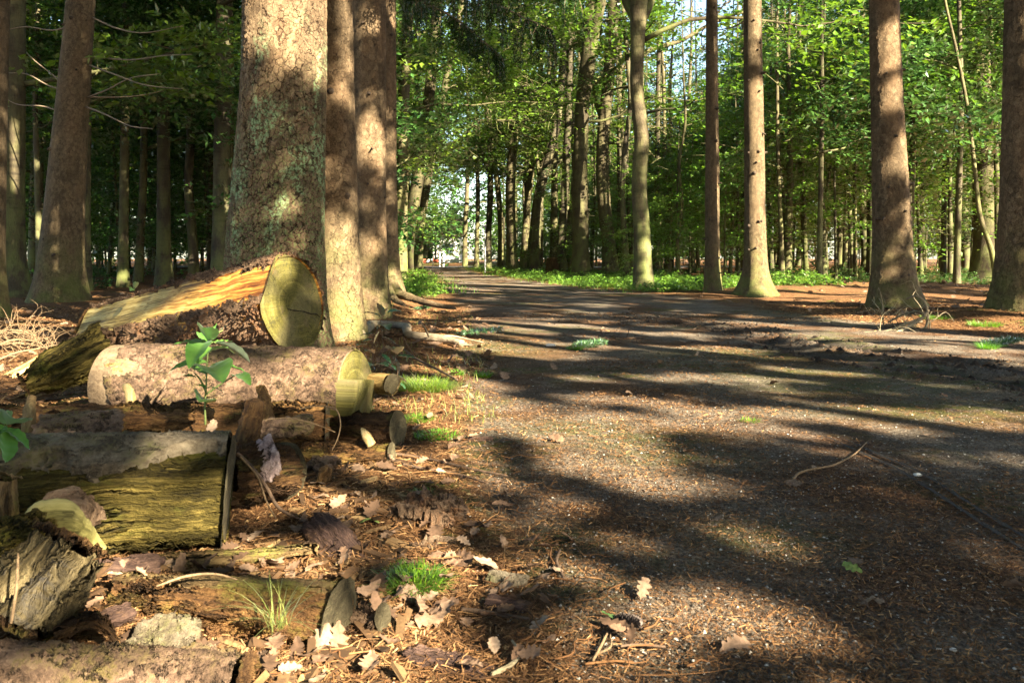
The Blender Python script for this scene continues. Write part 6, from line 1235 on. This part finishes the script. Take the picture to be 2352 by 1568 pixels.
# ------------------------------------------------------------ the far end of the ride
ROAD = mat_plain('road_asphalt', (.10, .10, .11), (.17, .165, .17), 6)
x = np.linspace(-26, 16, 60); V = np.stack([np.stack([x, 43+.06*x, terrain(x, 43+.06*x)+.03], -1), np.stack([x, 51+.06*x, terrain(x, 51+.06*x)+.03], -1)], 0).reshape(-1, 3)
kind(mesh('road', V, grid_faces(2, 60, False), ROAD), 'structure')
def part(name, boxes, mat, root):
    A = Acc()
    for c, s in boxes: A.add(*box(c, s))
    return A.build(name, mat, root, loc=root.location, smooth=False)
WALLW = mat_plain('white_render', (.60, .60, .58), (.74, .74, .72), 3); ROOF = mat_plain('roof_tiles', (.10, .07, .055), (.19, .14, .11), 4); GLASS = M('window_glass').done((.08, .11, .13), .15, spec=.6); DOORM = mat_plain('green_door_paint', (.12, .22, .15), (.17, .28, .19), 3); BLUE = M('blue_sign_paint').done((.22, .36, .62), .5)
hx, hy = -10.1, 96.0; hz = ground_z(hx, hy)
hs = thing('house', 'small white house across the road at the far end of the path', 'house', (hx, hy, hz))
part('wall', [((hx-2.6, hy, hz+1.5), (2.6, 6, 3.2)), ((hx+2.6, hy, hz+1.5), (2.6, 6, 3.2)), ((hx, hy+.3, hz+2.85), (2.6, 5.4, .5)), ((hx, hy+2.8, hz+1.3), (2.6, .3, 2.6))], WALLW, hs)
V = np.array([[hx-4.4, hy-3.5, hz+3.1], [hx+4.4, hy-3.5, hz+3.1], [hx+4.4, hy, hz+5.4], [hx-4.4, hy, hz+5.4], [hx-4.4, hy+3.5, hz+3.1], [hx+4.4, hy+3.5, hz+3.1]]); mesh('roof', V, [np.array([[0, 1, 2, 3], [3, 2, 5, 4], [0, 4, 5, 1]]), np.array([[0, 3, 4], [1, 5, 2]])], ROOF, hs, loc=hs.location, smooth=False)
part('porch_post', [((hx-.95, hy-2.9, hz+1.3), (.22, .22, 2.6))], WALLW, hs); part('porch_post', [((hx+.95, hy-2.9, hz+1.3), (.22, .22, 2.6))], WALLW, hs); part('door', [((hx+.2, hy+2.6, hz+1.05), (1.0, .08, 2.1))], DOORM, hs)
for dx in (-2.6, 2.6): part('window', [((hx+dx, hy-3.02, hz+1.6), (1.2, .06, 1.1))], GLASS, hs)
part('blue_panel', [((hx-1.6, hy-3.05, hz+1.0), (.9, .08, 1.4))], BLUE, hs)
GREYM = M('galvanised_post').done((.36, .37, .39), .45, spec=.5); WPOST = mat_plain('white_post_paint', (.55, .55, .52), (.7, .7, .68), 5); REDP = M('red_barrier_paint').done((.50, .10, .06), .5); DARKM = mat_plain('black_box', (.02, .02, .02), (.05, .045, .04), 5)
def post(name, label, px, yb, ytop, r_, mat, cat, extra=None):
    b = gpt(px, yb); d = b[1]; zt = P(px, ytop, d)[2]; root = thing(name, label, cat, tuple(b)); Acc().tube([[b[0], d, b[2]-.1], [b[0], d, (b[2]+zt)/2], [b[0], d, zt]], [r_, r_, r_*.9], 12, 8).build('pole', mat, root, loc=root.location)
    if extra: part(extra[0], [((b[0]+extra[1][0], d+extra[1][1], zt+extra[1][2]), extra[2])], extra[3], root)
    return root
post('signpost', 'thin grey signpost standing on the right verge among the far beeches', 1114, 628, 520, .03, GREYM, 'post', ('cap', (0, 0, .02), (.09, .09, .06), GREYM))
post('signpost', 'grey post with a black box at the foot of the leaning beech', 938, 626, 548, .035, GREYM, 'post', ('box', (-.12, 0, -.42), (.22, .14, .5), DARKM))
post('gate_post', 'white gate post at the far right corner of the path', 1018, 613.5, 576, .09, WPOST, 'post'); post('gate_post', 'slim white gate post left of its thicker neighbour', 1010, 613.2, 580, .05, WPOST, 'post')
post('marker_post', 'thin dark stake standing in the left verge', 994, 624, 596, .012, DARKM, 'post')
bx, by = -9.4, 82.0; bz = ground_z(bx, by); br = thing('barrier', 'low red and white roadside barrier in front of the white house', 'barrier', (bx, by, bz))
for i in range(6): part('red_section' if i % 2 else 'white_section', [((bx-1.9+i*.7, by, bz+.25), (.7, .12, .32))], REDP if i % 2 else WPOST, br)
part('foot', [((bx-1.5, by, bz+.05), (.2, .4, .1))], WPOST, br); part('foot', [((bx+1.3, by, bz+.05), (.2, .4, .1))], WPOST, br)
# black stump on the left verge and the root plate by the dark trunk
def stump(label, px, py, d, w, h, seed):
    b = gpt(px, py); n = 14; z = np.linspace(-.05, h, n); c = np.stack([b[0]+0*z, b[1]+0*z, b[2]+z], -1); V, F, gc = trunk_geo(c, np.full(n, w/2)*np.linspace(1, .75, n), 30, .7, .15, seed, .22); root = thing('stump', label, 'stump', tuple(b)); k = len(V)-30
    V = np.vstack([V, c[-1:]-[0, 0, .03]]); T = np.stack([k+np.arange(30), k+(np.arange(30)+1) % 30, np.full(30, len(V)-1)], -1); gc = np.vstack([gc, [[h, 0, 0]]])
    mesh('wood', V, [F, T], WD_ROTD, root, loc=root.location, attrs={'gc': gc}); return root
stump('black rotten stump on the left verge beside the leaning beech', 944, 636, 0, .35, .16, 3); stump('torn root plate standing between the trunks of the right-hand row', 1268, 634, 0, .42, .55, 5)

# ------------------------------------------------------------ labels of the forest trees: by kind, size and the landmarks they stand between
LM = [(-60, 'the border spruce'), (140, 'the brown spruce'), (376, 'the straight black trunk'), (640, 'the lichen spruce'), (930, 'the leaning beech'), (1176, 'the stout sunlit beech'), (1334, 'the forked oak'), (1478, 'the S-curved beech'), (1637, 'the slender spruce'), (1735, 'the flaring spruce'), (2050, 'the rough spruce'), (2266, 'the mossy oak'), (2382, 'the right border')]
NM = {'forest_tree': 'tall leafy', 'young_beech': 'bushy young', 'slender_tree': 'slim upright', 'row_tree': 'stout avenue'}
ORD = ['first', 'second', 'third', 'fourth', 'fifth', 'sixth', 'seventh', 'eighth', 'ninth', 'tenth', 'eleventh', 'twelfth', 'thirteenth', 'fourteenth', 'fifteenth', 'sixteenth', 'seventeenth', 'eighteenth', 'nineteenth', 'twentieth']
bins = {}
for x, y, o in FOREST:
    px = CX+FPX*x/y; kd = o.name.split('.')[0]; i = int(np.clip(np.searchsorted([l[0] for l in LM], px)-1, -1, len(LM)-1)); bins.setdefault((kd, i), []).append((px, y, o))
for (kd, i), lst in bins.items():
    lst.sort(key=lambda q: q[0])
    for k, (px, y, o) in enumerate(lst):
        if i < 0: where = 'beyond the left border of the photo'
        elif i == len(LM)-1: where = 'beyond the right border spruce'
        else: where = 'between '+LM[i][1]+' and '+LM[i+1][1]
        far = 'far' if y > 32 else 'near' if y < 20 else 'mid-distance'
        if len(lst) == 1: o['label'] = f'{NM[kd]} tree, only such {where}'
        else: o['label'] = f'{NM[kd]} tree, {ORD[min(k, 19)]} from left {where}'
        o['category'] = 'tree'
